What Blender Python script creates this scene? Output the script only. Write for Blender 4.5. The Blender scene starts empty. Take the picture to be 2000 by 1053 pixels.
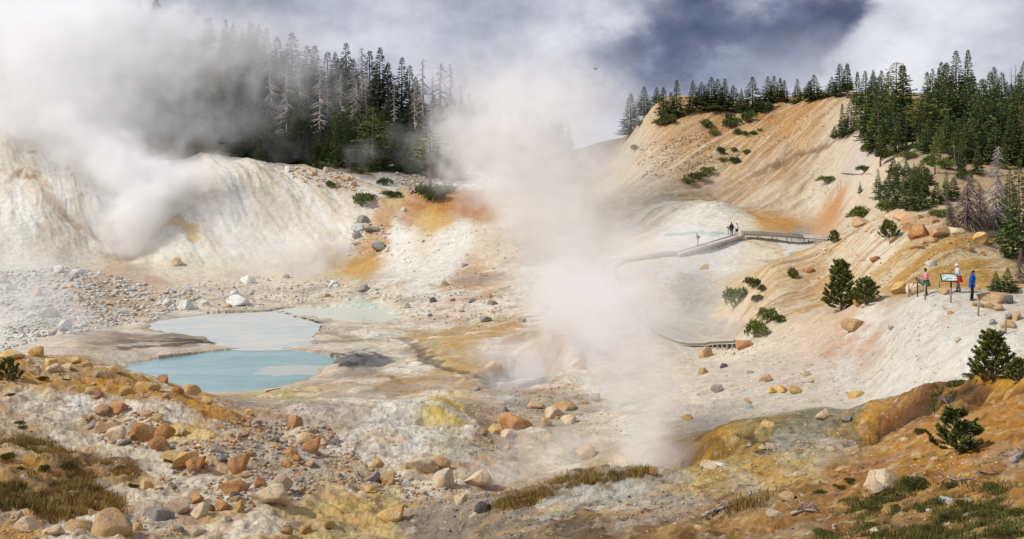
import time; _T0 = time.time()
import bpy, bmesh, math, random
import numpy as np
from mathutils import Vector, Matrix, noise as mnoise
C = bpy.context.scene.collection
F, HOR, CZ = 2145.0, 330.0, 18.0      # lens in photo pixels, eye-level row, camera height above the blue pool
R = random.Random(7)
NR = np.random.default_rng(11)
rad = math.radians

# ------------------------------------------------------------------ small helpers
def lin(c):
    c = np.asarray(c, float) / 255.0
    return np.where(c <= 0.04045, c / 12.92, ((c + 0.055) / 1.055) ** 2.4)

def mesh_np(name, v, f, mats=(), smooth=True, parent=None, link=True):
    """v (n,3); f (m,k) array of equal faces or list of lists"""
    me = bpy.data.meshes.new(name)
    v = np.asarray(v, np.float32)
    if isinstance(f, np.ndarray):
        m, k = f.shape
        me.vertices.add(len(v)); me.vertices.foreach_set('co', v.ravel())
        me.loops.add(m * k); me.loops.foreach_set('vertex_index', f.astype(np.int32).ravel())
        me.polygons.add(m)
        me.polygons.foreach_set('loop_start', np.arange(0, m * k, k, dtype=np.int32))
        me.polygons.foreach_set('loop_total', np.full(m, k, np.int32))
        me.update(calc_edges=True)
    else:
        me.from_pydata([tuple(p) for p in v], [], [tuple(q) for q in f]); me.update()
    for p in mats: me.materials.append(p)
    me.polygons.foreach_set('use_smooth', np.full(len(me.polygons), smooth))
    if not link: return me
    return link_obj(name, me, parent)

def link_obj(name, me, parent=None):
    o = bpy.data.objects.new(name, me); C.objects.link(o)
    if parent: o.parent = parent
    return o

def tag(o, label=None, cat=None, group=None, kind=None):
    if label: o['label'] = label
    if cat: o['category'] = cat
    if group: o['group'] = group
    if kind: o['kind'] = kind
    return o

def empty(name, loc, rz=0, sc=1.0):
    o = bpy.data.objects.new(name, None); C.objects.link(o)
    o.location = loc; o.rotation_euler = (0, 0, rz); o.scale = (sc, sc, sc) if not hasattr(sc, '__len__') else sc
    o.empty_display_size = .2
    return o

class MB:
    """collects tubes, boxes and quads into one mesh"""
    def __init__(s): s.v = []; s.f = []
    def add(s, v, f):
        b = len(s.v); s.v += [tuple(p) for p in v]; s.f += [tuple(b + i for i in q) for q in f]
    def tube(s, pts, rs, n=6, cap=True):
        pts = [Vector(p) for p in pts]
        if not hasattr(rs, '__len__'): rs = [rs] * len(pts)
        ring = []; up = Vector((0.13, 0.21, 1))
        for i, p in enumerate(pts):
            d = (pts[min(i + 1, len(pts) - 1)] - pts[max(i - 1, 0)]).normalized()
            a = d.cross(up if abs(d.z) < .95 else Vector((1, 0.1, 0))).normalized(); b = d.cross(a)
            ring.append([p + (a * math.cos(t) + b * math.sin(t)) * rs[i] for t in [2 * math.pi * k / n for k in range(n)]])
        v = [q for r_ in ring for q in r_]; f = []
        for i in range(len(pts) - 1):
            for k in range(n):
                f.append((i * n + k, i * n + (k + 1) % n, (i + 1) * n + (k + 1) % n, (i + 1) * n + k))
        if cap:
            f.append(tuple(range(n))[::-1]); f.append(tuple((len(pts) - 1) * n + k for k in range(n)))
        s.add(v, f)
    def box(s, c, sx, sy, sz, M=None):
        c = Vector(c); v = []
        for dx in (-.5, .5):
            for dy in (-.5, .5):
                for dz in (-.5, .5):
                    p = Vector((dx * sx, dy * sy, dz * sz))
                    if M is not None: p = M @ p
                    v.append(c + p)
        s.add(v, [(0, 1, 3, 2), (4, 6, 7, 5), (0, 4, 5, 1), (2, 3, 7, 6), (0, 2, 6, 4), (1, 5, 7, 3)])
    def ball(s, c, r, n=8, m=6, sc=(1, 1, 1)):
        c = Vector(c); v = []; f = []
        for i in range(m + 1):
            th = math.pi * i / m
            for k in range(n):
                ph = 2 * math.pi * k / n
                v.append(c + Vector((r * sc[0] * math.sin(th) * math.cos(ph), r * sc[1] * math.sin(th) * math.sin(ph), r * sc[2] * math.cos(th))))
        for i in range(m):
            for k in range(n):
                f.append((i * n + k, (i + 1) * n + k, (i + 1) * n + (k + 1) % n, i * n + (k + 1) % n))
        s.add(v, f)
    def build(s, name, mat, parent=None, smooth=False, bevel=0):
        o = mesh_np(name, s.v, s.f, [mat], smooth, parent)
        if bevel:
            b = o.modifiers.new('bevel', 'BEVEL'); b.width = bevel; b.segments = 2
        return o

# ------------------------------------------------------------------ numpy Perlin noise
_P = NR.permutation(4096).astype(np.int32); _G = NR.uniform(0, 2 * math.pi, 4096)
_GX = np.cos(_G).astype(np.float32); _GY = np.sin(_G).astype(np.float32)
def perlin(x, y, seed=0):
    xi = np.floor(x).astype(np.int32); yi = np.floor(y).astype(np.int32)
    fx = (x - xi).astype(np.float32); fy = (y - yi).astype(np.float32)
    u = fx * fx * fx * (fx * (fx * 6 - 15) + 10); w = fy * fy * fy * (fy * (fy * 6 - 15) + 10)
    p0 = _P[(xi + seed * 131) & 4095]; p1 = _P[(xi + (1 + seed * 131)) & 4095]
    def d(p, j, dx, dy):
        h = (p + j) & 4095; return _GX[_P[h]] * dx + _GY[_P[h]] * dy
    a = d(p0, yi, fx, fy); b = d(p1, yi, fx - 1, fy); c_ = d(p0, yi + 1, fx, fy - 1); e = d(p1, yi + 1, fx - 1, fy - 1)
    return ((a + (b - a) * u) * (1 - w) + (c_ + (e - c_) * u) * w) * 1.5
def fbm(x, y, o=4, seed=0, gain=.5, lac=2.03):
    s = 0; a = 1; t = 0
    for i in range(o):
        s = s + a * perlin(x, y, seed + i * 7); t += a; a *= gain; x = x * lac + 17.3; y = y * lac - 9.1
    return s / t
def ridged(x, y, o=3, seed=0):
    s = 0; a = 1; t = 0
    for i in range(o):
        s = s + a * (1 - np.abs(perlin(x, y, seed + i * 5)) * 2); t += a; a *= .5; x = x * 2.1 + 3; y = y * 2.1 + 5
    return s / t
def sstep(a, b, x):
    t = np.clip((x - a) / (b - a), 0, 1); return t * t * (3 - 2 * t)
# ------------------------------------------------------------------ the land: surveyed profiles (photo row, distance) along sight lines
PROF = {
 -400: [(1060,28),(900,40),(770,58),(705,75),(715,92),(640,110),(540,165),(400,188),(265,205),(300,240),(150,300),(50,350)],
 0:    [(1053,33),(960,38),(880,43),(790,52),(715,60),(692,65),(725,80),(668,108),(610,133),(520,168),(400,187),(254,203),(292,236),(120,300),(30,350)],
 150:  [(1053,34),(960,40),(880,46),(800,54),(735,62),(698,69),(722,84),(668,105),(620,128),(550,155),(520,172),(410,190),(280,207),(310,236),(130,305),(40,350)],
 300:  [(1053,35),(960,41),(880,48),(810,55),(760,63),(736,70),(747,84),(715,99.5),(702,104),(678,110),(645,124),(606,140),(560,157),(520,174),(470,182),(400,193),(322,207),(342,236),(180,290),(60,348)],
 400:  [(1053,35),(960,42),(880,48),(830,55),(795,63),(772,70),(776,84),(720,99),(680,110.3),(640,124.5),(606,140),(570,154),(528,174),(470,183),(400,194),(306,208),(332,236),(220,280),(85,345)],
 500:  [(1053,35),(960,42),(895,48),(840,56),(810,66),(785,76),(762,89),(720,99),(680,110.3),(640,124.5),(605,140.5),(570,155),(530,175),(470,183),(400,195),(318,209),(335,236),(240,280),(115,340)],
 600:  [(1053,36),(980,42),(905,49),(845,58),(795,72),(762,88),(720,99),(680,110.3),(640,124.5),(602,141),(562,157),(530,174),(470,182),(400,195),(338,209),(322,240),(240,285),(165,335)],
 700:  [(1053,36),(980,43),(925,49),(860,58),(808,69),(755,85),(702,103),(652,119),(604,140),(550,158),(500,176),(440,186),(390,197),(352,213),(322,238),(250,280),(205,325)],
 820:  [(1053,36),(985,43),(925,50),(865,58),(800,70),(752,84),(702,101),(652,119),(600,137),(550,154),(480,172),(425,187),(382,198),(366,212),(330,240),(275,282),(240,318)],
 900:  [(1053,34),(992,40),(935,49),(870,57),(805,69),(752,82),(702,99),(652,117),(600,134),(550,150),(480,169),(425,185),(378,198),(362,213),(332,240),(290,285),(262,320)],
 1000: [(1053,31),(1010,36),(972,41),(935,51),(880,58),(820,67),(762,79),(702,95),(652,113),(600,131),(545,147),(490,164),(435,182),(385,203),(340,235),(310,280),(292,320)],
 1100: [(1053,29),(1000,35),(950,41),(945,49),(890,56),(830,65),(765,77),(702,93),(652,109),(602,124),(545,143),(495,160),(445,180),(400,203),(360,235),(330,280),(310,330)],
 1200: [(1053,28),(995,34),(938,41),(935,48),(885,55),(825,65),(760,77),(700,94),(650,108),(605,119),(545,139),(500,154),(450,172),(405,195),(360,225),(310,265),(285,290),(300,340)],
 1280: [(1053,26),(990,33),(935,40),(918,46),(865,55),(805,66),(742,79),(682,96),(640,108),(585,123),(522,140),(486,152),(452,166),(402,190),(340,212),(262,240),(200,262),(225,330)],
 1400: [(1053,25),(985,32),(930,38),(908,43.5),(893,46),(845,48),(838,56),(765,70),(705,87),(668,104),(642,110),(602,118),(542,134),(500,146),(458,154),(440,164),(402,178),(412,192),(385,204),(300,225),(213,250),(235,330)],
 1500: [(1053,24),(985,30),(925,37),(875,43),(812,52),(807,58),(745,70),(682,82),(625,93),(590,101),(520,113),(512,140),(480,150),(447,162),(422,178),(332,211),(213,244),(240,330)],
 1600: [(1053,22),(985,28),(920,35),(870,42),(797,53),(792,60),(720,70),(655,79),(608,87),(596,96),(540,107),(482,121),(478,150),(462,158),(430,175),(332,203),(196,240),(225,330)],
 1700: [(1053,21),(985,27),(920,33),(868,40),(845,46.5),(804,48),(802,57),(725,65),(645,72),(588,78),(574,86),(505,99),(442,113),(432,135),(335,165),(265,190),(196,224),(225,330)],
 1800: [(1053,20),(965,26),(880,32),(830,40),(806,44.4),(764,45.6),(768,54),(705,58),(625,63),(577,68),(567,79),(485,93),(432,105),(402,118),(335,140),(272,170),(205,210),(225,330)],
 1900: [(1053,19),(960,24),(880,29),(815,36),(785,40.6),(743,42),(752,49),(665,55),(597,62),(574,69),(562,80),(502,90),(442,102),(382,125),(312,150),(242,190),(205,215),(225,330)],
 2000: [(1053,18),(960,22.5),(860,28),(785,34),(738,39),(742,46),(660,53),(602,60),(574,69),(548,85),(472,100),(402,125),(312,150),(242,190),(205,215),(225,330)],
 2400: [(1053,16),(900,23),(780,31),(720,38),(655,52),(585,65),(542,85),(452,105),(382,130),(292,160),(205,215),(225,330)],
}
NEAR = [(1500, 6.5), (1240, 12)]
_px, _D, _py = [], [], []
for u, col in PROF.items():
    nr = [(1560, 6.5), (1300, 14)] if u < 700 else NEAR
    if u < 1100: nr = nr + [(1160, 24)]
    for py, D in nr + col + [(300 if u < 1150 else 270, 480), (322, 900)]:
        _px.append(u); _D.append(D); _py.append(py)
_px = np.array(_px, float); _D = np.array(_D, float); _py = np.array(_py, float)
SA, SB = 1 / 130.0, 6.5
def _feat(u, D): return np.stack([u * SA, np.log(D) * SB], -1)
def fit(P, val, c=.18, lam=1e-3):
    n = len(P); d = np.sqrt(((P[:, None] - P[None]) ** 2).sum(-1) + c * c)
    A = np.zeros((n + 3, n + 3)); A[:n, :n] = d - lam * np.eye(n); A[:n, n] = A[n, :n] = 1; A[:n, n + 1:] = P; A[n + 1:, :n] = P.T
    w = np.linalg.solve(A, np.r_[val, 0, 0, 0])
    def ev(Q):
        out = np.empty(len(Q))
        for i in range(0, len(Q), 20000):
            q = Q[i:i + 20000]
            out[i:i + 20000] = np.sqrt(((q[:, None] - P[None]) ** 2).sum(-1) + c * c) @ w[:n] + w[n] + q @ w[n + 1:]
        return out
    return ev
_ev = fit(_feat(_px, _D), _py)

# sampling lattice: fans out from the overlook, so near ground is finer than far ground
U = np.r_[np.arange(-640, -20, 20), np.arange(-20, 2020, 1.5), np.arange(2020, 2660, 20)]
LD = np.log(np.r_[np.geomspace(5, 15, 30)[:-1], np.geomspace(15, 84, 540)[:-1], np.geomspace(84, 146, 420)[:-1], np.geomspace(146, 275, 215)[:-1], np.geomspace(275, 420, 90)[:-1], np.geomspace(420, 1600, 40)])
CU = np.linspace(-640, 2660, 331); CL = np.linspace(LD[0], LD[-1], 420)
gu, gl = np.meshgrid(CU, CL, indexing='ij')
_c = _ev(_feat(gu.ravel(), np.minimum(np.exp(gl.ravel()), 1600))).reshape(gu.shape)
def bil(grid, xs, ys, x, y):
    i = np.clip(np.interp(x, xs, np.arange(len(xs))), 0, len(xs) - 1.001); j = np.clip(np.interp(y, ys, np.arange(len(ys))), 0, len(ys) - 1.001)
    a = i.astype(int); b = j.astype(int); s = i - a; t = j - b
    if grid.ndim == 3: s = s[..., None]; t = t[..., None]
    return (grid[a, b] * (1 - s) + grid[a + 1, b] * s) * (1 - t) + (grid[a, b + 1] * (1 - s) + grid[a + 1, b + 1] * s) * t
GU, GL = np.meshgrid(U, LD, indexing='ij'); GD = np.exp(GL)
PY0 = bil(_c, CU, CL, GU, GL)
X = (GU - 1000) / F * GD; Y = GD
Z = CZ - (PY0 - HOR) / F * GD
far = sstep(450, 900, GD); Z = Z * (1 - far) + 6 * far

def first_hit(PYg, px, py):
    iu = int(np.clip(np.interp(px, U, np.arange(len(U))), 0, len(U) - 1))
    col = PYg[iu]; k = np.nonzero(col <= py)[0]
    if len(k) == 0: return math.exp(LD[-1])
    k = k[0]
    if k == 0: return math.exp(LD[0])
    t = (col[k - 1] - py) / max(col[k - 1] - col[k], 1e-6)
    return math.exp(LD[k - 1] + t * (LD[k] - LD[k - 1]))
def px_at(px, D): return ((px - 1000) / F * D, D)

# local humps and hollows: photo column, row, radius across (m), radius along (m), height (m)
for px, py, rx, ry, h in [(262, 375, 6.5, 8, -3.0), (256, 430, 6, 7, -3.4), (250, 478, 5, 5, -2.0), (425, 385, 12, 9, 2.6), (110, 400, 10, 9, 2.0), (40, 470, 10, 7, 2.0), (560, 430, 9, 7, -1.6), (855, 800, 3.0, 3.5, .9), (870, 830, 2.2, 1.8, .6), (690, 712, 3.6, 4, .7), (780, 832, 4.5, 4, .9), (760, 868, 3.5, 3, .5),
        (620, 815, 5, 6, .8), (470, 690, 9, 4, .35), (290, 698, 6, 4, .5), (900, 680, 6, 9, .8), (690, 645, 7, 6, .35), (800, 560, 7, 5, .9), (940, 470, 6, 8, 1.5), (850, 470, 5, 8, 1.2),
        (1110, 700, 3.5, 5, 1.6), (1060, 690, 3, 4, .8), (1300, 420, 10, 9, 1.6), (430, 545, 7, 6, .9), (260, 545, 6, 5, .8), (560, 560, 8, 7, .8), (350, 575, 4, 5, .7),
        (1290, 905, 2.2, 3.2, -1.3), (1000, 745, 3, 4, -.25), (1080, 965, 4, 2.2, .5), (1190, 955, 3, 1.6, .35), (690, 745, 5, 3, .2), (1440, 860, 1.2, 1.3, -.6), (1640, 840, 2.0, 1.5, -.5), (1770, 800, 1.4, 1.6, -.6), (330, 800, 4, 4, .5),
        (1860, 785, 1.5, 1.6, -.4), (1950, 765, 1.2, 1.2, -.5), (200, 735, 3, 3, .3), (470, 1000, 3, 3, .3), (650, 985, 3, 2.5, .3)]:
    D = first_hit(PY0, px, py); x0, y0 = px_at(px, D)
    Z += h * np.exp(-(((X - x0) / rx) ** 2 + ((Y - y0) / ry) ** 2))

# pools
def on_water(pts, z=0.0): return np.array([((px - 1000) / F * (CZ - z) * F / (py - HOR), (CZ - z) * F / (py - HOR)) for px, py in pts])
POOL = on_water([(238,722),(262,712),(300,703),(350,697),(400,690),(450,683),(490,678),(540,680),(600,686),(645,693),(652,703),(640,716),(618,722),(622,734),(600,742),(565,748),(535,757),(500,764),(450,766),(400,766),(340,766),(270,762),(235,740)])
GREY = on_water([(290,633),(340,622),(420,613),(520,609),(556,612),(590,622),(628,634),(622,648),(610,657),(604,674),(560,681),(500,682),(455,681),(420,676),(400,657),(350,652),(300,646)])
MINT = on_water([(540,606),(600,600),(690,602),(760,606),(790,618),(740,630),(660,628),(600,620),(560,612)])
SMALL = on_water([(975,752),(1010,740),(1050,742),(1060,752),(1040,764),(1000,768),(970,764)], .35)
def sdist(poly):
    """signed distance, + inside"""
    lo = poly.min(0) - 25; hi = poly.max(0) + 25
    m = (X > lo[0]) & (X < hi[0]) & (Y > lo[1]) & (Y < hi[1])
    x = X[m]; y = Y[m]; d = np.full(len(x), 1e9); ins = np.zeros(len(x), bool)
    for i in range(len(poly)):
        a = poly[i]; b = poly[(i + 1) % len(poly)]; e = b - a
        t = np.clip(((x - a[0]) * e[0] + (y - a[1]) * e[1]) / (e @ e), 0, 1)
        d = np.minimum(d, np.hypot(x - a[0] - t * e[0], y - a[1] - t * e[1]))
        c = ((a[1] > y) != (b[1] > y)) & (x < (b[0] - a[0]) * (y - a[1]) / (b[1] - a[1] + 1e-12) + a[0]); ins ^= c
    out = np.full(X.shape, -25.0); out[m] = np.where(ins, d, -d); return out
_wob = fbm(X / 3.2, Y / 3.2, 4, 40) * 1.5
WET = {}
sds = {}
for nm, poly, zw, dep in (('pool', POOL, 0, .5), ('grey', GREY, .02, .3), ('mint', MINT, .03, .15), ('small', SMALL, .35, .2)):
    s = sdist(poly) + _wob * (.7 if nm != 'mint' else 1.6); sds[nm] = s

# relief
rough = np.ones(X.shape)
n1 = fbm(X / 9, Y / 9, 4, 1); n2 = fbm(X / 2.3, Y / 2.3, 3, 2); n3 = ridged(X / 4.5, Y / 4.5, 3, 3) - .5
basin = sstep(70, 84, GD) * (1 - sstep(150, 172, GD)) * sstep(-400, 200, GU) * (1 - sstep(1050, 1250, GU))
Zs = Z.copy()
leftcliff = sstep(172, 182, GD) * (1 - sstep(215, 230, GD)) * (1 - sstep(720, 860, GU))
bigslope = sstep(165, 180, GD + (GU - 1400) * -.05) * sstep(1150, 1280, GU) * (1 - sstep(1640, 1720, GU)) * (1 - sstep(258, 275, GD))
pale = sstep(50, 58, GD) * (1 - sstep(71, 79, GD + np.maximum(0, 1560 - GU) * -.07)) * sstep(1300, 1400, GU)
nearR = (1 - sstep(45, 56, GD)) * sstep(950, 1100, GU); nearL = (1 - sstep(62, 72, GD)) * (1 - sstep(950, 1100, GU))
amp = .35 - .2 * basin + .35 * nearL * .6
Z = Z + amp * (n1 * 1.1 + n2 * .35) + (.10 + .12 * nearR + .25 * nearL + .25 * leftcliff) * n3 * .7
# sculpted crusts and runnels of the spring floor
mid = sstep(52, 60, GD) * (1 - sstep(150, 168, GD)) * sstep(380, 520, GU) * (1 - sstep(1180, 1300, GU))
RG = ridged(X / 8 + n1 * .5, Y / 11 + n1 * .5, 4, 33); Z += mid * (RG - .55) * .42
RG2 = ridged(X / 2.6 + n1, Y / 3.4, 3, 35); Z += mid * (RG2 - .55) * .07
# rills down the slopes
def rills(dx, dy, w, l, seed):
    n = math.hypot(dx, dy); dx /= n; dy /= n
    p = X * -dy + Y * dx; q = X * dx + Y * dy
    wv = fbm(X / 14, Y / 14, 2, seed + 50) * 2.0
    return fbm((p + wv) / w, q / l, 4, seed)
RB = rills(-44, -48, 2.6, 40, 21); Z += bigslope * (RB * .9)
RM = rills(-.75, -.62, 1.7, 25, 22); mound = sstep(80, 90, GD) * (1 - sstep(125, 140, GD)) * sstep(1380, 1480, GU); Z += mound * RM * .45
RL = rills(.55, -.8, 3.2, 22, 23); Z += leftcliff * RL * .6 + leftcliff * rills(.55, -.8, 1.1, 18, 26) * .28
RP = rills(-.85, -.5, 1.2, 16, 24); Z += pale * RP * .16
Z += nearR * ridged(X / 1.6 + Y / 3, Y / 1.2 - X / 3, 3, 60) * .14
Z += nearL * fbm(X / 1.3, Y / 1.3, 3, 61) * .18
nf = fbm(X / .75, Y / .75, 4, 66, .6); nr_ = ridged(X / 1.1, Y / 1.1, 3, 67) - .5
Z += (nf * .16 + nr_ * .09) * (.35 + .75 * nearL + .6 * nearR) * (1 - .65 * basin)
for nm, zw, dep in (('pool', 0, .5), ('grey', .02, .3), ('mint', .03, .15), ('small', .35, .2)):
    s = sds[nm]; w = sstep(-7 if nm != 'small' else -3, -.2, s)
    rim = np.maximum(zw + np.minimum(-s, 6) * .05 + n2 * .05, zw + np.minimum(-s, 1.2) * .13)
    hi = np.maximum(Z, rim); lo = np.minimum(hi, rim + np.maximum(0, -s) * .28)
    Z = np.where((s > -8), hi * (1 - w) + lo * w, Z)
for nm, zw, dep in (('mint', .03, .15), ('small', .35, .2), ('grey', .02, .3), ('pool', 0, .5)):
    s = sds[nm]; Z = np.where(s > 0, zw - np.minimum(s * .13, dep) + (n2 * .10 if nm == 'mint' else 0), Z)
PYF = HOR + (CZ - Z) / GD * F

def zat(x, y):
    y = max(y, 5.0); return float(bil(Z, U, LD, np.array(1000 + F * x / y), np.array(math.log(y))))
def hit(px, py):
    """the ground point seen at a photo pixel"""
    D = first_hit(PYF, px, py); x, y = px_at(px, D); return Vector((x, y, zat(x, y)))
def at_dist(px, D):
    x, y = px_at(px, D); return Vector((x, y, zat(x, y)))
print('T 02_terrain', round(time.time() - _T0, 1))
# ------------------------------------------------------------------ mineral colours of the ground (what the soil itself is)
W_=(236,230,220);C_=(230,214,190);T_=(203,174,136);O_=(205,142,58);DO=(165,100,36);Y_=(224,188,96);P_=(226,205,182);G_=(165,160,150);K_=(100,96,94);B_=(112,78,48);V_=(128,122,84);M_=(204,216,202);FF=(78,72,50)
S = [(20,270,C_),(100,300,W_),(60,350,C_),(40,450,W_),(100,500,C_),(200,400,W_),(235,440,T_),(300,370,W_),(330,420,W_),(400,330,C_),(480,340,C_),(560,380,C_),(620,400,C_),(450,430,W_),(520,460,C_),(600,480,C_),(650,500,(205,180,140)),(430,510,C_),(680,420,C_),(700,400,C_),(300,480,C_),(160,330,C_),
(750,425,O_),(800,400,(200,128,52)),(860,388,(198,122,48)),(930,400,(190,115,55)),(960,420,(205,150,95)),(720,480,O_),(705,515,(215,165,90)),(780,460,W_),(850,435,(222,180,105)),(900,470,W_),(870,505,W_),(960,465,C_),(1000,430,C_),(960,500,P_),(920,545,(215,170,130)),(1020,550,P_),(1050,600,C_),(780,530,W_),(830,560,W_),(760,585,C_),(900,590,P_),(1100,520,C_),
(550,332,T_),(640,352,T_),(705,345,(125,95,62)),(760,355,G_),(850,350,G_),(920,352,W_),(700,372,T_),(780,388,(212,172,105)),(820,360,(150,130,100)),
(50,560,(205,202,194)),(120,540,(208,198,186)),(100,620,(188,184,170)),(200,580,(196,168,148)),(170,630,P_),(50,655,W_),(250,600,T_),(300,560,(214,184,158)),(330,535,C_),(380,600,C_),(450,570,P_),(520,560,C_),(600,570,C_),(660,590,C_),(250,640,C_),(230,550,(206,178,150)),
(100,675,P_),(180,665,(202,182,162)),(250,655,(165,140,122)),(320,658,(150,140,130)),(380,668,(125,110,98)),(300,690,P_),(400,682,P_),(220,695,P_),(340,640,(205,200,190)),
(700,612,M_),(760,640,C_),(680,645,P_),(600,690,P_),(690,680,C_),(690,705,(112,110,112)),(770,690,C_),(640,745,T_),(560,762,(195,165,95)),(560,748,(222,190,90)),(470,787,(152,142,132)),(520,792,T_),(600,803,P_),(700,785,C_),(770,755,(190,152,112)),(850,745,T_),(800,722,C_),(850,690,(215,190,150)),(900,670,(205,155,80)),(960,650,(205,150,75)),(845,670,(210,170,100)),(900,710,(205,160,80)),(1000,640,(200,152,92)),(850,630,P_),(950,610,C_),(1000,600,P_),(950,735,T_),(980,720,(190,165,138)),
(830,778,(228,190,110)),(865,818,(226,196,120)),(800,800,W_),(780,832,W_),(700,830,C_),(650,822,P_),(620,862,P_),(720,862,W_),(800,862,W_),(900,845,C_),(960,830,(190,160,130)),(1000,775,(172,162,152)),(1050,775,T_),(1080,720,(215,180,150)),(1110,695,(195,145,112)),(1130,725,C_),(1050,822,T_),(1100,855,(195,180,140)),(1000,885,T_),(950,892,(192,182,167)),(1080,892,C_),(1150,760,C_),(1150,880,T_),(1200,830,C_),(1250,880,P_),(1200,760,C_),(1250,700,C_),
(20,700,O_),(80,705,T_),(60,740,(210,150,66)),(150,750,(210,146,52)),(250,765,O_),(330,772,(200,130,36)),(400,800,(208,136,40)),(300,742,Y_),(370,842,(230,190,120)),(330,812,C_),(250,812,C_),(150,790,W_),(50,790,C_),(60,830,T_),(180,850,T_),(250,862,C_),(330,890,C_),(120,880,C_),(30,872,T_),(40,905,(196,146,76)),(100,925,(194,142,66)),(60,965,(120,84,44)),(150,960,(122,86,46)),(220,912,(124,92,52)),(280,960,P_),(330,950,C_),(420,950,C_),(450,900,(196,182,166)),(550,880,(186,172,160)),(530,835,(202,170,144)),(600,900,(190,180,168)),(650,920,T_),(700,950,(202,182,152)),(560,960,(190,176,160)),(620,962,(218,190,140)),(700,985,(216,186,128)),(520,1000,(206,188,162)),(600,1005,(214,184,124)),(600,1040,(216,184,120)),(400,1020,T_),(300,1020,(202,178,148)),(200,1010,C_),(100,1010,C_),(30,1005,(206,164,106)),(40,1040,O_),(480,1045,C_),(750,1005,(208,174,110)),(800,960,C_),(900,950,(196,178,148)),(850,930,C_),(440,850,(205,182,160)),
(850,1030,(140,126,108)),(950,1022,(142,128,112)),(1000,995,(160,146,128)),(1100,990,(170,164,154)),(1200,980,(178,174,164)),(1100,965,(186,176,162)),(1050,962,(128,102,52)),(1200,940,(128,104,56)),(1250,1000,(166,156,142)),(1100,1040,(128,100,68)),(1250,1042,(142,98,52)),(1400,1030,(150,98,46)),(1400,985,(160,122,68)),(1300,955,(182,166,142)),(1380,935,(202,164,86)),(1500,922,(196,146,66)),(1450,955,(190,176,152)),(1550,955,(172,120,56)),(1600,905,(196,176,136)),(1650,932,DO),(1560,1010,(162,106,48)),(1700,1005,(148,102,50)),(1700,962,(172,114,46)),(1800,1000,(146,104,56)),(1800,920,(186,124,46)),(1900,900,(188,120,42)),(1950,820,(192,122,42)),(1980,950,(172,114,50)),(1900,1000,(146,106,56)),(1900,800,(180,110,36)),(1950,765,(208,140,34)),(1870,765,(150,88,32)),(1830,795,(140,82,32)),(1760,805,(148,86,32)),(1700,850,(206,144,44)),(1640,875,(176,162,142)),(1600,835,(150,140,116)),(1680,815,(136,126,96)),(1500,835,(150,132,74)),(1550,812,V_),(1400,855,(182,130,38)),(1350,875,(172,120,34)),(1450,892,(172,128,46)),(1520,870,(152,146,132)),(1560,852,(156,150,136)),(1300,895,(150,115,88)),(1800,860,(198,130,50)),(1430,915,(186,150,84)),
(1400,740,(228,208,184)),(1400,790,(230,214,192)),(1500,700,P_),(1500,760,C_),(1600,685,(226,196,172)),(1650,662,(218,172,140)),(1690,675,(212,164,130)),(1700,640,W_),(1650,722,(228,220,210)),(1600,762,C_),(1750,720,W_),(1750,650,W_),(1850,640,W_),(1800,680,W_),(1900,680,W_),(1950,640,W_),(1850,602,W_),(1980,605,C_),(1700,772,(226,216,202)),(1560,722,(225,202,180)),(1450,690,C_),(1330,760,C_),
(1700,540,(214,174,118)),(1760,520,(208,160,88)),(1800,490,(204,158,86)),(1850,500,(208,158,76)),(1900,530,(204,148,58)),(1785,548,(198,142,58)),(1950,520,(214,174,114)),(1720,480,C_),(1660,490,(224,200,166)),(1800,455,(220,192,152)),(1600,500,(220,186,142)),(1550,540,(215,182,137)),(1600,560,(206,166,116)),(1500,550,(215,182,137)),(1440,560,(218,187,142)),(1550,590,(214,188,156)),(1900,465,(190,160,100)),(1950,455,(112,106,52)),(1860,440,(205,172,125)),(1990,490,(190,160,110)),
(1340,440,W_),(1400,412,W_),(1300,422,(228,222,206)),(1450,440,(232,220,196)),(1490,430,(224,168,90)),(1540,440,(218,152,74)),(1565,457,G_),(1500,490,(234,215,186)),(1550,480,W_),(1400,500,W_),(1330,522,(225,220,210)),(1350,562,(186,176,160)),(1370,602,(192,184,170)),(1300,580,C_),(1400,642,(228,213,191)),(1250,520,C_),(1250,620,C_),(1420,610,(224,196,156)),(1200,480,C_),(1200,560,C_),(1150,450,C_),
(1250,230,(215,196,166)),(1320,240,(204,152,92)),(1400,240,(190,116,42)),(1500,225,(188,114,38)),(1600,207,(204,136,48)),(1550,232,(204,140,62)),(1350,290,(200,152,96)),(1450,270,(203,150,82)),(1300,320,(205,180,150)),(1250,300,(212,190,160)),(1250,350,(202,187,167)),(1350,340,(200,166,122)),(1420,310,(204,165,116)),(1500,280,(200,156,102)),(1580,242,(198,148,90)),(1625,232,(214,190,156)),(1540,312,(184,146,108)),(1480,342,(194,160,126)),(1400,372,(204,176,146)),(1500,382,(214,190,166)),(1600,302,(204,180,156)),(1600,372,(220,205,186)),(1680,300,(212,200,188)),(1650,252,(214,200,180)),(1700,272,(214,200,184)),(1750,300,(220,196,166)),(1680,350,(224,206,182)),(1620,422,(208,150,96)),(1600,442,(204,160,116)),(1550,402,(220,196,166)),(1700,400,(218,198,168)),(1800,350,(190,165,125)),(1900,350,(196,162,120)),(1900,420,(160,138,98)),(1800,270,(140,118,84)),(1900,260,(140,118,84)),(1980,330,(196,160,120)),(1980,240,(130,112,80)),(1750,225,(170,140,95))]
for _u in range(-300, 1100, 110):      # forest floor of the wooded hill
    S += [(_u, ('D', 248), FF), (_u, ('D', 285), FF), (_u, ('D', 330), FF), (_u, ('D', 420), FF)]
for _u in range(1300, 2500, 150): S += [(_u, ('D', 300), FF)]
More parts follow.
